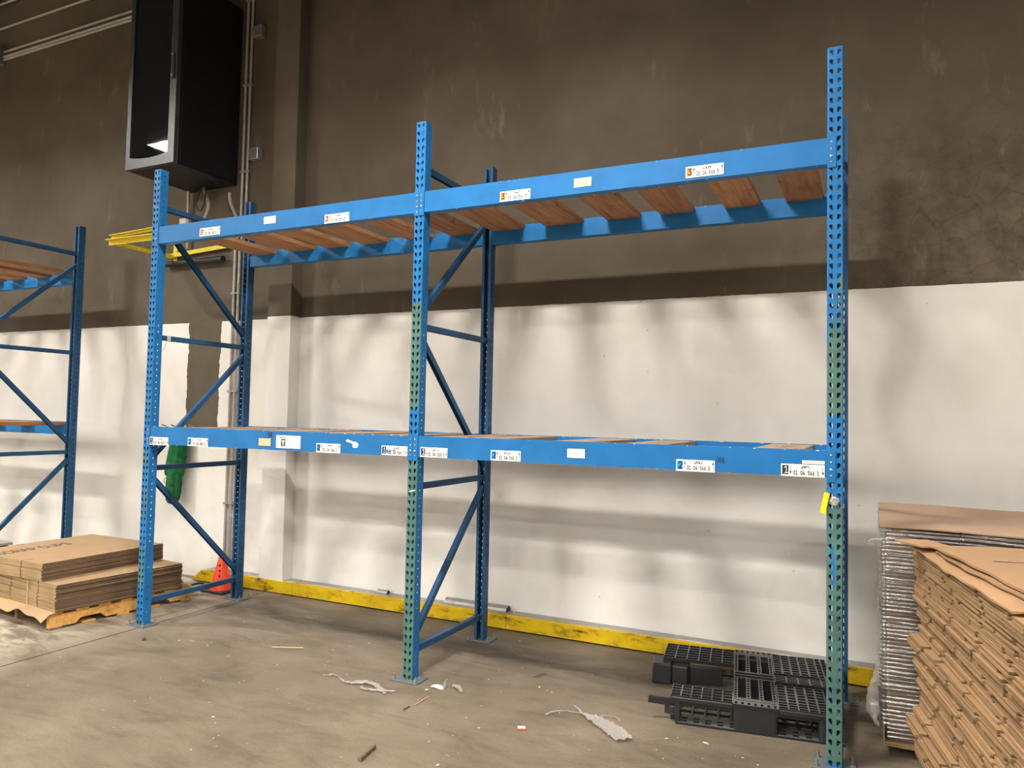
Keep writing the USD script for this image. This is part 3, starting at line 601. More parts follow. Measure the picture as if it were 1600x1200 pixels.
# horizontal pipes high on the left
for (za, zb, lb) in ((6.575, 6.575, 'single grey pipe running along the wall above the group of three'), (6.252, 6.252, 'top pipe of the three thin grey pipes left of the cabinet'), (6.185, 6.185, 'middle pipe of the three thin grey pipes left of the cabinet'), (6.150, 6.150, 'bottom pipe of the three thin grey pipes left of the cabinet')):
    x0 = -12.0 if za > 6.4 else -7.32
    pipe([(x0, YP, za), (-3.6 if za > 6.4 else -4.0, YP, zb)], .015 if za != 6.185 else .019, lb, name='horizontal_conduit')
single('conduit_end_box', bx(-7.46, -7.32, YW-.09, YW, 6.09, 6.32, .005), 'grey_plate', 'grey box at the left end of the three pipes', 'electrical box')
pipe([(-12, YP-.05, 6.86), (-3.5, YP-.05, 6.86)], .014, 'dim upper pipe under the yellow cable in the top left corner', name='horizontal_conduit')
pipe(bez([(-9.5, YW-.10, 6.80), (-7.6, YW-.14, 6.93), (-7.0, YW-.14, 6.93), (-6.6, YW-.16, 6.86), (-6.1, YW-.14, 6.88), (-5.5, YW-.12, 7.05), (-5.0, YW-.1, 7.4)], 40), .034, 'yellowish cable sagging in the top left corner', 'yellow_cable', 'sagging_cable', cat='cable')

# yellow bracket
t = thing('yellow_bracket', 'yellow angle-iron bracket sticking out of the wall behind the left upright', 'bracket', (-4.06, YW, 3.35))
def angle(p, q, w=.05, th=.006):
    p, q = np.array(p, float), np.array(q, float)
    d = (q-p)/np.linalg.norm(q-p); up = np.array([0, 0, 1.0]); up -= d*np.dot(up, d); up /= np.linalg.norm(up); s = np.cross(d, up); L = np.linalg.norm(q-p)
    m = trimesh.util.concatenate([bx(-th/2, th/2, -w/2, w/2, 0, L), bx(0, w, w/2-th, w/2, 0, L)])
    return remap(m, s, up, d, p)
part('front_rail', angle((-.03, -.76, -.005), (.86, -.76, -.005)), 'yellow_paint', t)
part('side_rail', angle((0, -.02, 0), (0, -.74, 0), .04), 'yellow_paint', t)
part('wall_rail', angle((.86, -.04, .060), (-.08, -.04, .012), .045), 'yellow_paint', t)
part('upper_rail', angle((-.03, -.74, .058), (.62, -.70, .098), .03), 'yellow_paint', t)
part('wall_plate', bx(-.03, .03, -.014, 0, -.09, .14, .003), 'yellow_paint', t)
t = thing('black_rod', 'horizontal black rounded rod fixed to the wall behind the left frame', 'rod', (-3.72, YW, 3.27))
part('rod', tube([(-.44, -.055, 0), (.40, -.055, 0)], .030, 12), 'black_rubber', t, 40)
part('end_cap', tube([(.40, -.055, 0), (.42, -.055, 0)], .034, 12), 'black_rubber', t)
part('mount', [bx(-.30, -.26, -.04, 0, -.02, .02), bx(.26, .30, -.04, 0, -.02, .02)], 'black_rubber', t)

# pegs and green cloth
t = thing('peg_rail', 'row of thin dark coat pegs on the wall behind the lower left deck', 'peg rail', (-3.95, YW, 1.50))
part('rail', bx(-.36, .42, -.02, 0, -.035, .02, .003), 'grey_wood', t)
for k in range(6): part('peg', tube([(-.31+k*.135, -.018, 0), (-.31+k*.135, -.15, .055)], .006, 6), 'zinc', t)
def cloth(sections, seed):
    """lofted folds: (z, cx, half width, half depth, cy)"""
    n = 28; V = []
    for i, (z, c, a, b, cy) in enumerate(sections):
        for j in range(n):
            th = 2*math.pi*j/n
            f = 1+.10*math.sin(5*th+seed+i*.25)+.06*math.sin(9*th-i*.4)
            V.append([c+a*f*math.cos(th), cy+b*f*math.sin(th), z])
    F = []
    for i in range(len(sections)-1):
        for j in range(n):
            p, q = i*n+j, i*n+(j+1) % n; F += [[p, q, q+n], [p, q+n, p+n]]
    k = len(V); V.append([sections[0][1], sections[0][4], sections[0][0]]); V.append([sections[-1][1], sections[-1][4], sections[-1][0]])
    for j in range(n):
        F.append([k, (j+1) % n, j]); F.append([k+1, (len(sections)-1)*n+j, (len(sections)-1)*n+(j+1) % n])
    m = trimesh.Trimesh(V, F, process=False); m.fix_normals(); return m
t = thing('green_cloth_bag', 'green cloth bag hanging from a peg on the white wall', 'bag', (-3.80, YW-.10, 1.53))
up = [(.02, .03, .02, .02, 0), (-.03, .025, .065, .035, 0), (-.12, .02, .095, .05, 0), (-.25, .0, .105, .055, 0), (-.40, -.02, .112, .062, 0), (-.47, -.03, .115, .065, 0), (-.50, -.03, .105, .06, 0), (-.51, -.03, .085, .05, 0)]
lo = [(-.44, -.01, .06, .04, -.02), (-.50, -.012, .082, .05, -.02), (-.58, -.012, .09, .055, -.02), (-.68, -.02, .088, .055, -.02), (-.75, -.025, .078, .05, -.02), (-.785, -.03, .05, .035, -.02), (-.795, -.03, .02, .015, -.02)]
part('upper_pouch', cloth(up, 0), 'green_cloth', t, 60); part('lower_pouch', cloth(lo, 2), 'green_cloth', t, 60)
part('strap', bx(.00, .055, -.082, -.076, -.60, -.583), 'black_rubber', t)
part('ring', xf(trimesh.creation.torus(.028, .005, 16, 6), 20, (-.125, -.02, -.56), 90), 'zinc', t, 40)
part('clip', bx(.095, .135, -.02, .01, -.31, -.29, .005), 'black_rubber', t)

# orange cone and black scrap at the wall foot
t = thing('traffic_cone', 'small orange traffic cone on the floor behind the left rear upright', 'traffic cone', (-2.87, 1.15, 0))
part('base', bx(-.145, .145, -.125, .125, 0, .022, .006), 'black_rubber', t)
part('cone', cyl(.108, .33, (0, 0, .022), 24, .022), 'orange_cone', t, 40)
part('scuff', [bx(.05, .062, -.085, -.075, .10+i*.05, .115+i*.05) for i in range(4)], 'black_rubber', t)
t = thing('rubber_scrap', 'twisted black rubber strap lying by the pallet end at the wall foot', 'scrap', (-3.26, 1.06, 0))
part('strap', tube(bez([(-.20, .02, .012), (-.12, .06, .045), (-.02, .02, .014), (.08, .08, .035), (.20, .06, .012)], 24), .012, 8), 'black_rubber', t, 40)
part('hook', tube(bez([(-.20, .02, .012), (-.225, .01, .05), (-.20, 0, .085), (-.18, .01, .10)], 12), .011, 8), 'black_rubber', t, 40)

# ------------------------------------------------------------------ wooden pallet with flattened boxes (left)
PA = -6.0
t = thing('wooden_pallet', 'orange wooden pallet under the flattened boxes on the left', 'pallet', (-2.975, -.43, 0), PA)
# local: x from 0 (right edge) to -1.02, y from 0 (near) to 1.22; stringers run along y
def stringer(x0, x1):
    p = Polygon([(0, .018), (.20, .018), (.24, .055), (.40, .055), (.44, .018), (.78, .018), (.82, .055), (.98, .055), (1.02, .018), (1.22, .018), (1.22, .112), (0, .112)])
    m = remap(extr(p, x1-x0), (0, 1, 0), (0, 0, 1), (1, 0, 0), (x0, 0, 0)); m.fix_normals(); return m
for x in (-.04, -.53, -1.02): part('stringer', stringer(x, x+.04), 'pallet_wood' if x == -.04 else 'grey_wood', t)
for y in (0.0, .20, .38, .56, .76, .95, 1.12):
    part('deck_board', bx(-1.02, .006, y, y+(.10 if 0 < y < 1 else .10), .1125, .131, .002), 'pallet_wood', t)
for y in (0.0, .26, .54, .82, 1.12): part('bottom_board', bx(-1.02, 0, y, y+.10, 0, .0175, .002), 'grey_wood' if y == 0 else 'pallet_wood', t)

def warp(m, amp, seed, sc=1.6):
    v = m.vertices.copy(); q = np.c_[v[:, 0]*sc, v[:, 1]*sc, np.zeros(len(v))]
    v[:, 2] += amp*(meshkit.fbm(q, 3, seed)-.5)*2
    return trimesh.Trimesh(v, m.faces, process=False)
def panel(poly, th, z, res=.16, amp=0., seed=0):
    m = extr(poly, th); m = trimesh.Trimesh(m.vertices, m.faces)
    v, f = trimesh.remesh.subdivide_to_size(m.vertices, m.faces, res, max_iter=12)
    m = trimesh.Trimesh(v, f, process=False); m.apply_translation([0, 0, z]); m.fix_normals()
    return warp(m, amp, seed) if amp else m
def flat_box(name, label, cat, lx, ly, th, gap, mats, seed, notches, amp=.002, group=None, loc=(0, 0, 0), rz=0):
    """a folded-flat carton: two panels, flap slots cut in from the edges. local x 0..lx, y 0..ly"""
    r = random.Random(seed); rn = random.Random(seed+1)
    t = thing(name, label, cat, loc, rz, group)
    for k in range(2):
        je = .011 if notches and lx > 1.1 else .004
        p = sbox(r.uniform(0, je), r.uniform(0, .004), lx-r.uniform(0, .006), ly-r.uniform(0, je*1.3))
        cut = []
        for (y, d) in notches:
            yy = y+rn.uniform(-.015, .015)*k; cut.append(sbox(-.01, yy, d*r.uniform(.6, 1), yy+r.uniform(.018, .045)))
        for (x, d) in ((lx*.28, .10), (lx*.72, .10)):
            cut.append(sbox(x, -.01, x+.010, d)); cut.append(sbox(x+.03, ly-d, x+.04, ly+.01))
        part('panel', panel(p.difference(unary_union(cut)), th, k*(th+gap), .22, amp, 11), mats, t)
    return t
def nth(n): return f"{n}{'th' if 10 <= n % 100 <= 20 else {1: 'st', 2: 'nd', 3: 'rd'}.get(n % 10, 'th')}"
def place(o, loc, rz):
    o = UsdGeom.Xformable(o); o.ClearXformOpOrder(); o.AddTranslateOp().Set(Gf.Vec3d(*map(float, loc))); o.AddRotateZOp().Set(float(rz))
GL = 'flattened boxes of the lower bundle on the wooden pallet'
GT = 'flattened boxes of the upper bundle on the wooden pallet'
zz = .1345
# slip sheet hanging over the pallet's near end
gx, gy = np.meshgrid(np.linspace(-1.04, .02, 36), np.linspace(-.07, 1.18, 22), indexing='ij')
gz = np.zeros_like(gx)+.0
edge = np.clip(-gy/.07, 0, 1)
gz -= edge*(.030+.022*np.sin(gx*9+1.0)+.012*np.sin(gx*23))
gz += .0
def sheet(gx, gy, gz, th):
    n, k = gx.shape
    top = np.c_[gx.ravel(), gy.ravel(), gz.ravel()+th]; bot = np.c_[gx.ravel(), gy.ravel(), gz.ravel()]
    idx = np.arange(n*k).reshape(n, k); F = []
    for i in range(n-1):
        for j in range(k-1):
            a, b, c, d = idx[i, j], idx[i+1, j], idx[i+1, j+1], idx[i, j+1]
            F += [[a, b, c], [a, c, d], [a+n*k, c+n*k, b+n*k], [a+n*k, d+n*k, c+n*k]]
    rim = [idx[i, 0] for i in range(n)]+[idx[n-1, j] for j in range(1, k)]+[idx[i, k-1] for i in range(n-2, -1, -1)]+[idx[0, j] for j in range(k-2, 0, -1)]
    for p, q in zip(rim, rim[1:]+rim[:1]): F += [[p+n*k, q+n*k, q], [p+n*k, q, p]]
    m = trimesh.Trimesh(np.vstack([top, bot]), F, process=False); m.fix_normals(); return m
t = thing('slip_sheet', 'crumpled cardboard sheet hanging over the near end of the wooden pallet', 'cardboard sheet', (-2.975, -.43, .1315), PA)
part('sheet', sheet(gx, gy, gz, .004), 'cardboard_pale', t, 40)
zz = .1365
NL = 15; thL = .0058; ph = 2*thL+.0022
first = None
rg = random.Random(21)
for k in range(NL):
    th_rot = PA+rg.uniform(-.5, .5); dx, dy = rg.uniform(-.006, .006), rg.uniform(-.006, .006)
    loc = (-2.952-.97*math.cos(math.radians(th_rot))+dx, -.405-.97*math.sin(math.radians(th_rot))+dy, zz+k*ph)
    if first is None:
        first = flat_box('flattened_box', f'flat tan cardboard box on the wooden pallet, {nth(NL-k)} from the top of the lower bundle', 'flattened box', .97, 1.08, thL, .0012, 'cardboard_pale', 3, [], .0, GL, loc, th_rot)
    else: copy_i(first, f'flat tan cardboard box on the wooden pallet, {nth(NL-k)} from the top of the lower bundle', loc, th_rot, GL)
zt = zz+NL*ph+.001
NT = 10; first = None
for k in range(NT):
    a = -.3+rg.uniform(-.4, .4); dx, dy = rg.uniform(-.004, .004), rg.uniform(-.004, .004)
    loc = (-3.155-1.0+dx, -.385+dy, zt+k*(2*thL+.0022))
    lb = f'flat tan cardboard box on the wooden pallet, {nth(NT-k)} from the top of the upper bundle'
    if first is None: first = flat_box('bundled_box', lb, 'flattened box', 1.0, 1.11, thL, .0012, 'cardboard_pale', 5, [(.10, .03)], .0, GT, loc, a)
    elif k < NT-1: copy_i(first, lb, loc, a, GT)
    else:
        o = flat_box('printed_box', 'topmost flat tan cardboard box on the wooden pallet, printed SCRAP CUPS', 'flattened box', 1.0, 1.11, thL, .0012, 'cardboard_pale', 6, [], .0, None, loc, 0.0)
        tm = meshkit.text_mesh('SCRAP CUPS', .125, .0004, True)
        tm.vertices[:, 0] *= .63/tm.vertices[:, 0].max()
        tm = remap(tm, (0, 1, 0), (-1, 0, 0), (0, 0, 1), (.36, .05, 2*thL+.0013))
        part('lettering', tm, 'dark_wood_bit', o, False, 'black printed words SCRAP CUPS')
        part('print_mark', bx(.012, .030, .38, .46, 2*thL+.0012, 2*thL+.0016), 'dark_wood_bit', o)
# strap round the lower bundle
single('bundle_strap', bx(-3.36, -3.352, -.372, -.3705, .137, .136+NL*ph), 'light_wood_bit', 'thin strap down the near side of the lower box bundle', 'strap')
# dark slab of another stack behind, cut by the frame
t = thing('low_table', 'low dark grey slab on supports at the left edge behind the box stack', 'table', (-5.49, .32, 0), -3)
part('top', bx(-.47, .47, -.19, .19, .335, .360, .003), 'conduit_paint', t)
for x_ in (-.44, .36): part('leg', bx(x_, x_+.08, -.16, .16, 0, .335), 'dark_gap', t)

# ------------------------------------------------------------------ wrapped bundle (right, behind)
WX0, WX1, WY0, WY1 = 2.752, 3.95, .345, 1.22
t = thing('black_pallet', 'black plastic pallet under the film-wrapped bundle', 'pallet', (WX0+.03, WY0+.03, 0))
part('deck', bx(0, 1.12, 0, .80, .030, .052, .004), 'black_plastic', t)
for i in range(3):
    for j in range(3): part('foot', bx(.02+i*.48, .13+i*.48, .02+j*.32, .13+j*.32, 0, .030, .006), 'black_plastic', t)
t = thing('cardboard_tray', 'shallow cardboard tray under the film-wrapped bundle', 'tray', (WX0, WY0, .053))
part('bottom', bx(0, WX1-WX0, -.06, WY1-WY0, 0, .006), 'cardboard', t)
part('wall', bx(-.005, 0.001, -.05, WY1-WY0, 0, .095), 'cardboard', t); part('wall', bx(0, WX1-WX0, -.062, -.056, 0, .02), 'cardboard', t)
zb = .0595; NW = 52; phw = .0212; first = None
GW = 'flattened boxes in the film-wrapped bundle'
rw = random.Random(4)
for k in range(NW):
    loc = (WX0+.022+rw.uniform(-.007, .007), WY0+.015+rw.uniform(-.008, .008), zb+k*phw); lb = f'flat brown cardboard box in the film-wrapped bundle, {nth(NW-k)} from its top'
    if first is None: first = flat_box('wrapped_box', lb, 'flattened box', 1.15, .84, .0082, .0025, 'cardboard_grey', 8, [], .0, GW, loc, 0)
    else: copy_i(first, lb, loc, rw.uniform(-.4, .4), GW)
ztw = zb+NW*phw
# cover sheet with a raised back edge
gx, gy = np.meshgrid(np.linspace(-.02, 1.22, 22), np.linspace(-.02, .90, 16), indexing='ij')
gz = -.020*np.clip((.10-gy)/.12, 0, 1)**2+.020*np.clip((gy-.5)/.42, 0, 1)+.004*np.sin(gx*7)
t = thing('cover_sheet', 'plain cardboard cover sheet on top of the film-wrapped bundle', 'cardboard sheet', (WX0, WY0, ztw+.022))
part('sheet', sheet(gx, gy, gz, .007), 'cardboard_dull', t, 40)
# film: wrinkled shell round the four sides
def film_shell():
    ws = []
    nz = 300; per = []
    x0, x1, y0, y1 = -.006, WX1-WX0-.01, -.006, WY1-WY0-.008
    for a in np.linspace(x0, x1, 46)[:-1]: per.append((a, y0, 0, -1))
    for a in np.linspace(y0, y1, 34)[:-1]: per.append((x1, a, 1, 0))
    for a in np.linspace(x1, x0, 46)[:-1]: per.append((a, y1, 0, 1))
    for a in np.linspace(y1, y0, 34)[:-1]: per.append((x0, a, -1, 0))
    per = np.array(per); n = len(per); V = []
    zs = np.linspace(.02, ztw-.055, nz)
    s = np.arange(n)
    for z in zs:
        q = np.c_[per[:, 0]*2.2+per[:, 2]*9, per[:, 1]*2.2+per[:, 3]*5, np.full(n, z*26)]
        d = (meshkit.fbm(q, 2, 9)-.35)*.010
        ph_ = z/.0424*2*math.pi+4*meshkit.noise(np.c_[per[:, 0]*3+per[:, 2]*9, per[:, 1]*3+5, np.full(n, z*2.)], 5)
        d = d+.0045*np.abs(np.sin(ph_))+.003
        q2 = np.c_[per[:, 0]*5, per[:, 1]*5, np.full(n, z*4)]
        d += np.where(per[:, 2] < 0, meshkit.fbm(q2, 2, 3)*.018, 0)
        V.append(np.c_[per[:, 0]+per[:, 2]*d, per[:, 1]+per[:, 3]*d, np.full(n, z)])
    V = np.vstack(V); F = []
    for i in range(nz-1):
        for j in range(n):
            a, b = i*n+j, i*n+(j+1) % n; F += [[a, b, b+n], [a, b+n, a+n]]
    return trimesh.Trimesh(V, F, process=False)
t = thing('stretch_film', 'shiny clear stretch film wrapped round the bundle on the right', 'stretch film', (WX0, WY0, .053))
part('wrap', film_shell(), 'film', t, True)
def crumple(pts, r, seed, n=10, amp=.5):
    m = tube(pts, r, n); q = m.vertices*40
    d = (meshkit.fbm(q, 3, seed)-.5)*amp
    m.vertices = m.vertices+np.c_[meshkit.noise(q, seed+1)-.5, meshkit.noise(q, seed+2)-.5, meshkit.noise(q, seed+3)-.5]*amp*np.mean(r)*2
    return m
part('loose_end', crumple(bez([(-.005, .12, .42), (-.03, .14, .30), (-.05, .16, .18), (-.045, .15, .06), (-.02, .14, .02)], 26), np.interp(np.linspace(0, 1, 26), [0, .3, .7, 1], [.008, .022, .035, .012]), 3), 'film_scrap', t, True)
part('top_wisp', crumple(bez([(.02, .0, ztw-.12), (-.03, -.03, ztw-.11), (-.075, -.05, ztw-.125)], 14), np.linspace(.014, .003, 14), 8), 'film_scrap', t, True)

# ------------------------------------------------------------------ big fanned stack of flattened boxes (right, in front)
SA = 9.3      # degrees the stack is turned
SO = np.array([2.875, .085])     # far left corner on the floor
SX, SY = 1.12, 1.47
ca, sa = math.cos(math.radians(SA)), math.sin(math.radians(SA))
def st(lx, ly, z):   # local (0,0) = far left corner, ly negative towards the viewer
    return (SO[0]+lx*ca-ly*sa, SO[1]+lx*sa+ly*ca, z)
t = thing('grey_pallet', 'weathered wooden pallet under the fanned stack of flattened boxes', 'pallet', st(.03, -SY, 0), SA)
for x in (0, .55, 1.12): part('stringer', bx(x, x+.04, .02, SY-.04, .018, .10, .002), 'grey_wood', t)
for i in range(7): part('deck_board', bx(0, 1.16, .02+i*.2, .11+i*.2, .1005, .118, .002), 'grey_wood', t)
for i in range(3): part('bottom_board', bx(0, 1.16, .02+i*.6, .11+i*.6, 0, .0175, .002), 'grey_wood', t)
GS = 'flattened boxes in the fanned stack at the right edge'
protos = []
rs = random.Random(12)
NS = 43; phs = .0232; z0 = .120
notch_sets = [[(.18, .16), (.52, .16), (.88, .16), (1.16, .16)], [(.30, .2), (.70, .2), (1.05, .2)], [(.10, .2), (.44, .2), (.80, .2), (1.24, .2)], [(.24, .18), (.62, .18), (.98, .18), (1.2, .18)], [(.38, .2), (.9, .2)]]
ox = oy = 0.0; run = 0
for k in range(NS):
    if run <= 0:
        run = rs.choice((1, 2, 3, 3)); ox = rs.uniform(-.016, .020); oy = rs.uniform(-.024, .020); ang = rs.uniform(-.9, .9)
    run -= 1
    LBS = f'flat tan cardboard box in the fanned stack at the right edge, {nth(NS-k)} from its top'
    x, y = ox+rs.uniform(-.005, .005), oy+rs.uniform(-.006, .006)
    loc = st(x, y-SY, z0+k*phs); rz = SA+ang+rs.uniform(-.2, .2)
    v = k if k < 5 else rs.randrange(5)
    if k < 5: protos.append(flat_box(['fanned_box', 'fanned_carton', 'fanned_flat', 'fanned_sheet', 'fanned_case'][k], LBS, 'flattened box', SX, SY, .0088, .0030, 'cardboard_rough', 30+k, notch_sets[k], .0035, GS, loc, rz))
    else: copy_i(protos[v], LBS, loc, rz, GS)
zs = z0+NS*phs+.004
# loose warped sheets on top
def warped(lx, ly, nx, ny, droop_left, droop_far, seed, th=.0075, curl=0.0, cut=None):
    gx, gy = np.meshgrid(np.linspace(0, lx, nx), np.linspace(0, ly, ny), indexing='ij')
    q = np.c_[gx.ravel()*2, gy.ravel()*2, np.zeros(gx.size)]
    gz = (.006*(meshkit.fbm(q, 3, 3)-.2)).reshape(gx.shape)
    gz -= droop_left*np.clip(1-gx/.22, 0, 1)**2*(.6+.4*np.sin(gy*6+seed))
    gz -= droop_far*np.clip(1-(ly-gy)/.25, 0, 1)**2
    gx2 = gx+(.010*np.sin(gy*5+seed)+.004*np.sin(gy*23+1))*np.clip(1-gx/.3, 0, 1)
    return sheet(gx2, gy, gz+.012, th)
t = thing('loose_sheet', 'lowest loose cardboard sheet on the fanned stack, reaching furthest back', 'cardboard sheet', st(-.015, -SY+.10, zs+.002), SA+1)
part('sheet', warped(1.25, 1.28, 30, 40, .020, .012, 3), 'cardboard', t, 40)
part('flap', xf(warped(.16, .20, 8, 10, .0, .0, 8, .006), 18, (-.01, 1.05, .020)), 'cardboard', t, 40)
t = thing('loose_sheet', 'topmost loose cardboard sheet with a drooping left edge on the fanned stack', 'cardboard sheet', st(.075, -SY-.05, zs+.036), SA+3.0)
part('sheet', warped(1.2, 1.20, 30, 44, .010, .002, 12, .009), 'cardboard', t, 40)
part('crease', bx(.10, 1.1, .80, .803, .0215, .0232), 'dark_wood_bit', t)
t = thing('loose_sheet', 'middle loose cardboard sheet showing its edge under the topmost one', 'cardboard sheet', st(.06, -SY-.04, zs+.016), SA+2.5)
part('sheet', warped(1.2, 1.16, 24, 30, .003, .0, 20, .006), 'cardboard', t, 40)

# ------------------------------------------------------------------ black plastic pallet, broken (centre right)
BA = 8.5
t = thing('plastic_pallet', 'broken black plastic grid pallet lying behind the right upright', 'pallet', (1.645, .155, 0), BA)
BXL, BYL, BH = .99, 1.02, .152
def grid_poly(x0, x1, y0, y1, nx, ny, rib):
    p = sbox(x0, y0, x1, y1); cut = []
    dx, dy = (x1-x0)/nx, (y1-y0)/ny
    for i in range(nx):
        for j in range(ny): cut.append(sbox(x0+i*dx+rib, y0+j*dy+rib, x0+(i+1)*dx-rib, y0+(j+1)*dy-rib))
    return p.difference(unary_union(cut))
def deck_mesh():
    ps = []
    e = .0005
    # two halves (near, far), each: left grid, middle long slots, right grid, right end strip
    for (ya, yb, flipy) in ((0.0, .47, False), (.55, BYL, True)):
        yo = ya if not flipy else yb
        def yy(a): return ya+a if not flipy else yb-a
        def gp(x0, x1, a, b, nx, ny, rib): ps.append(grid_poly(x0, x1, min(yy(a), yy(b)), max(yy(a), yy(b)), nx, ny, rib))
        left_depth = .20 if not flipy else .33
        gp(.02 if not flipy else -.085, .36, 0.02, left_depth, 6, 4 if not flipy else 6, .0036)
        gp(.36, .60, .0, .055, 7, 1, .010)
        gp(.36, .60, .055, .085, 1, 1, .011)
        for k in range(4):
            gp(.362+k*.070, .386+k*.070, .085, .46, 1, 9, .0055)
        gp(.36, .60, .085, .105, 1, 1, .0075); gp(.36, .60, .445, .465, 1, 1, .0075)
        gp(.60, .86, .02, .13, 5, 3, .0032); gp(.60, .86, .13, .40, 5, 6, .0052)
    gp(.86, .93, .02, .47, 2, 8, .0042)
    gpoly = unary_union([p.buffer(e) for p in ps])
    gpoly = unary_union([gpoly, grid_poly(.60, .93, .45, .57, 5, 4, .0042).buffer(e), grid_poly(.36, .60, .46, .56, 1, 2, .008).buffer(e)])
    return gpoly.simplify(.0004)
dk = extr(deck_mesh(), .022); dk.apply_translation([0, 0, BH-.022])
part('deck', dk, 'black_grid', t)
part('deck_web', [bx(.02, .355, .02, .08, BH-.05, BH-.0225), bx(.61, .855, .02, .12, BH-.05, BH-.0225), bx(.365, .595, .005, .05, BH-.045, BH-.0225), bx(.61, .855, BYL-.12, BYL-.02, BH-.05, BH-.0225), bx(.02, .35, BYL-.09, BYL-.02, BH-.05, BH-.0225), bx(.87, .925, .05, .45, BH-.055, BH-.0225), bx(.87, .925, .57, .97, BH-.055, BH-.0225)], 'black_plastic', t)
for x0_, x1_ in ((.02, .36), (.60, .93)): part('front_lip', bx(x0_, x1_, .0, .018, BH-.030, BH-.004, .003), 'black_plastic', t)
rl = trimesh.creation.extrude_polygon(sbox(.05, 0, .93, .115).difference(unary_union([sbox(.08+i*.066, .02+j*.045, .112+i*.066, .042+j*.045) for i in range(13) for j in range(2)])), .012, engine='earcut')
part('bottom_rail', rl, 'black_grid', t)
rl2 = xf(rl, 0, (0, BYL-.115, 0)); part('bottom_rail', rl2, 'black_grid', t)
def foot(x0, x1, y0, y1):
    c = trimesh.creation.extrude_polygon(sbox(x0, y0, x1, y1).buffer(-.02).buffer(.02, 4), BH-.028, engine='earcut')
    return c
for (x0, x1) in ((.36, .60), (.80, .90)):
    for (y0, y1) in ((0.0, .16), (.43, .59), (BYL-.16, BYL)):
        part('foot', xf(foot(x0+.002, x1-.002, y0+.001, y1-.001), 0, (0, 0, .0125)), 'black_plastic', t)
part('foot', foot(-.082, .03, BYL-.16, BYL-.002), 'black_plastic', t)
part('broken_foot', xf(bx(-.06, .06, -.09, .09, 0, .128, .008), 5, (-.098, .70, .001), 0, 3), 'black_plastic', t)
part('broken_web', xf(bx(-.05, .05, -.08, .06, 0, .118, .006), -4, (.03, .70, .001)), 'black_plastic', t)
part('broken_web', xf(bx(-.09, .11, -.012, .012, 0, .108, .004), 6, (.18, .675, .012)), 'black_plastic', t)
part('broken_splinter', [xf(bx(-.13, .03, -.006, .012, .0, .040, .002), 14, (.02, .05, .080), 0, 6), xf(bx(-.05, .05, .0, .012, .0, .045, .003), -20, (.03, .04, .030)), xf(bx(-.03, .03, .0, .012, 0, .03, .003), 20, (.05, .03, .012)), bx(.045, .075, .01, .05, .01, .128, .004)], 'black_plastic', t)
part('inner_tube', tube([(.06, .17, .075), (.92, .17, .075)], .016, 10), 'galvanised', t, 40)
part('bottom_deck', trimesh.creation.extrude_polygon(grid_poly(.06, .93, .1155, .36, 12, 3, .006), .012, engine='earcut'), 'black_plastic', t)
part('wood_slats', [bx(.10, .355, .385+i*.036, .405+i*.036, .006, .020) for i in range(6)], 'grey_wood', t)

# ------------------------------------------------------------------ litter on the floor
def ribbon(pts, widths, seed, amp=.004, n=40):
    pts = bez(pts, n); w = np.interp(np.linspace(0, 1, n), np.linspace(0, 1, len(widths)), widths)
    t_ = np.gradient(pts, axis=0); t_ /= np.linalg.norm(t_, axis=1)[:, None]
    s = np.cross(t_, [0, 0, 1]); s /= np.linalg.norm(s, axis=1)[:, None]
    k = 7; gx = np.zeros((n, k)); gy = gx.copy(); gz = gx.copy()
    for j, u in enumerate(np.linspace(-.5, .5, k)):
        p = pts+s*(w*u)[:, None]; gx[:, j], gy[:, j], gz[:, j] = p.T
    q = np.c_[gx.ravel()*70, gy.ravel()*70, np.zeros(gx.size)]
    gz = gz+amp*2.5*meshkit.fbm(q, 3, seed).reshape(gx.shape)
    return sheet(gx, gy, gz, .0007)
t = thing('plastic_bag', 'crumpled clear plastic sleeve lying on the floor in front of the black pallet', 'plastic bag', (1.32, -.08, 0))
part('sleeve', ribbon([(-.135, .105, .002), (-.06, .06, .006), (.04, .0, .008), (.13, -.075, .008), (.19, -.13, .003)], [.02, .07, .105, .11, .10], 4, .012, 60), 'film_scrap', t, True)
part('tail', ribbon([(-.135, .105, .004), (-.22, .09, .008), (-.27, .06, .010), (-.315, -.005, .002)], [.012, .009, .010, .012], 2, .003), 'film_scrap', t, True)
part('tail', ribbon([(-.135, .105, .004), (-.175, .155, .008), (-.225, .205, .002)], [.016, .010, .007], 6, .003), 'film_scrap', t, True)
part('tail', ribbon([(-.04, .08, .004), (-.01, .13, .008), (.05, .15, .006), (.09, .11, .002)], [.010, .008, .008, .005], 9, .002), 'film_scrap', t, True)
t = thing('film_strand', 'long twisted strand of clear film on the floor left of the middle upright foot', 'film scrap', (-.2, -.22, 0))
part('strand', ribbon([(-.31, .02, .003), (-.22, .05, .004), (-.10, -.01, .004), (-.02, .03, .006), (.08, .04, .005), (.15, .0, .003), (.25, .02, .002)], [.012, .008, .018, .05, .03, .035, .02], 7, .007, 60), 'film_scrap', t, True)
part('strand', ribbon([(.02, .0, .003), (.06, -.05, .004), (.13, -.03, .003), (.22, -.05, .002)], [.01, .03, .02, .02], 11, .006, 30), 'film_scrap', t, True)
t = thing('paper_scrap', 'bright white paper scrap standing folded on the floor right of the middle upright', 'paper scrap', (.262, .0, 0))
gx, gy = np.meshgrid(np.linspace(0, .085, 10), np.linspace(-.03, .03, 8), indexing='ij')
part('flat_leaf', xf(sheet(gx-.07, gy*(.6+.4*np.sin(gx*30)), .004+.004*np.sin(gx*60), .001), 10), 'white_paper', t, 40)
gx, gy = np.meshgrid(np.linspace(0, .06, 10), np.linspace(-.022, .022, 8), indexing='ij')
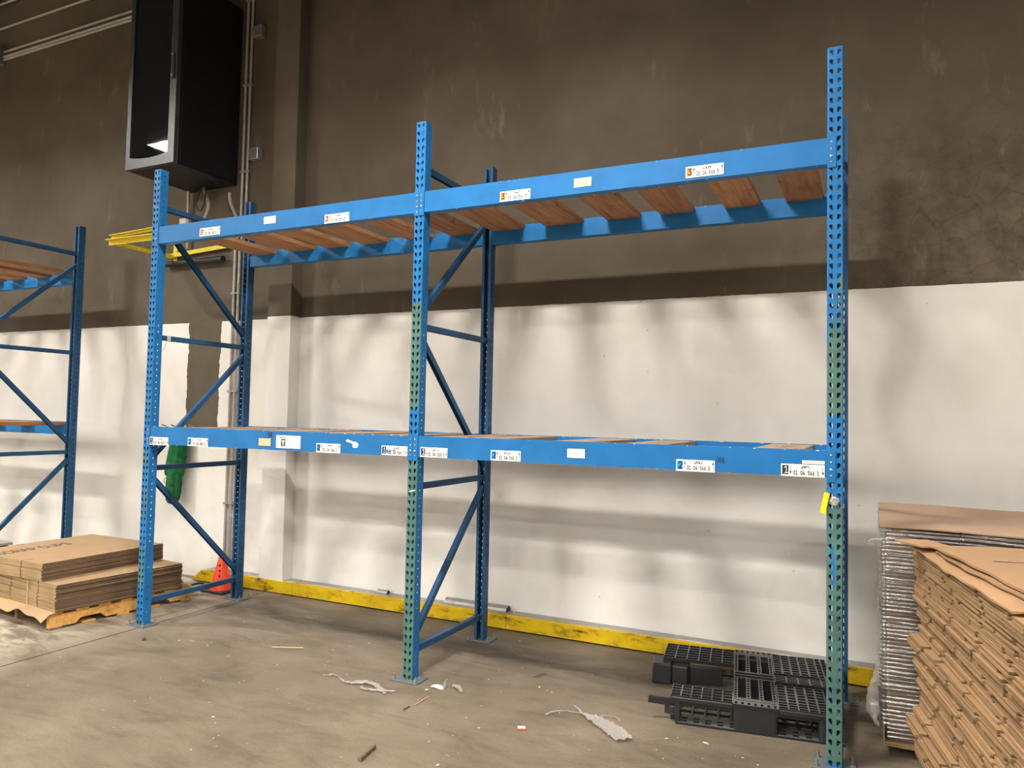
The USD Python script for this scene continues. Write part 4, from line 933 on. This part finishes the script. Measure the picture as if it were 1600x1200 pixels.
part('standing_leaf', xf(sheet(gx, gy*(1.1-gx*14), .004*np.sin(gx*60), .001), 0, (.01, .01, .003), 0, -72), 'white_paper', t, 40)
t = thing('film_flake', 'small clear film flake beside the white paper scrap', 'film scrap', (.37, .02, 0))
part('flake', ribbon([(-.05, .03, .003), (0, .0, .006), (.05, -.05, .002)], [.035, .04, .012], 5, .008, 24), 'film_scrap', t, True)
single('wood_sliver', bar((.268, -.325, .004), (.272, -.165, .005), .006, .006, (0, 0, 1)), 'light_wood_bit', 'pale thin wood sliver on the floor in front of the middle upright', 'wood sliver')
single('wood_fragment', bar((.250, -.415, .004), (.252, -.35, .004), .007, .008, (0, 0, 1)), 'dark_wood_bit', 'short dark wood fragment at the tip of the pale sliver', 'wood fragment')
single('lath', bar((-1.227, .09, .004), (-1.02, .19, .004), .007, .012, (0, 0, 1)), 'light_wood_bit', 'thin tan lath lying on the floor under the left bay', 'lath')
single('wood_block', bar((.418, -1.045, .012), (.392, -.885, .012), .022, .022, (0, 0, 1)), 'grey_wood', 'small brown wood block on the floor at the bottom edge of the picture', 'wood block')
t = thing('carton_chip', 'small red and white carton chip on the open floor', 'carton chip', (.965, -.325, 0), 25)
part('chip', bx(-.022, .022, -.014, .014, 0, .012, .002), 'red_paper', t); part('face', xf(bx(-.022, .020, -.012, .012, 0, .001), 0, (0, 0, .0125), 8), 'white_paper', t)
single('dark_chip', xf(bx(-.03, .03, -.012, .012, 0, .006, .002), 20, (1.93, -.34, .0005)), 'dark_wood_bit', 'flat dark chip on the floor in front of the black pallet', 'chip')
for k, dx in enumerate((0, .022)):
    single('twig', tube(bez([(.69+dx, .45, .003), (.705+dx, .50, .004), (.725+dx, .55, .003)], 8), .0018, 6), 'dark_wood_bit', ['left of two thin dark twigs lying parallel on the floor', 'right of two thin dark twigs lying parallel on the floor'][k], 'twig')
single('dark_crumb', xf(trimesh.creation.icosphere(1, .014), 0, (-2.165, -.235, .006)), 'dark_wood_bit', 'dark crumb on the floor in front of the left upright foot', 'crumb')
r4 = np.random.default_rng(3)
ms = []
spots = [(-1.93, -.12), (-1.83, -.08), (-1.70, -.03), (-1.66, -.1), (-1.35, -.2), (-.9, -.5), (-.62, -1.0), (-.55, -1.05), (.62, -.33), (.75, -.42), (.80, .30), (.86, .28), (.90, .26), (1.75, -.02), (1.70, -.06), (1.9, -.02), (2.1, -.1), (.2, -.08), (.78, -.9), (1.0, -1.0), (2.2, -.4)]
for _ in range(150): spots.append((r4.uniform(-3.0, 2.4), r4.uniform(-1.6, 1.2)))
for i, (x, y) in enumerate(spots):
    if (1.3 < x and y > .0) or min(abs(x-c) for c in (-2.524, 0, 2.524)) < .14 or (x < -2.7 and y > -.7): continue
    s = (.009 if i < 21 else .0045)*r4.uniform(.5, 1.3)
    m = trimesh.creation.icosphere(0, s); m.vertices = m.vertices*[r4.uniform(.8, 2.0), r4.uniform(.6, 1.2), .45]; m.apply_transform(trimesh.transformations.rotation_matrix(r4.uniform(0, 6), [0, 0, 1])); m.apply_translation([x, y, s*.4]); ms.append(m)
single('floor_crumbs', ms, 'crumb', 'scattered pale crumbs and chips on the concrete floor', 'crumbs', None, 'stuff')
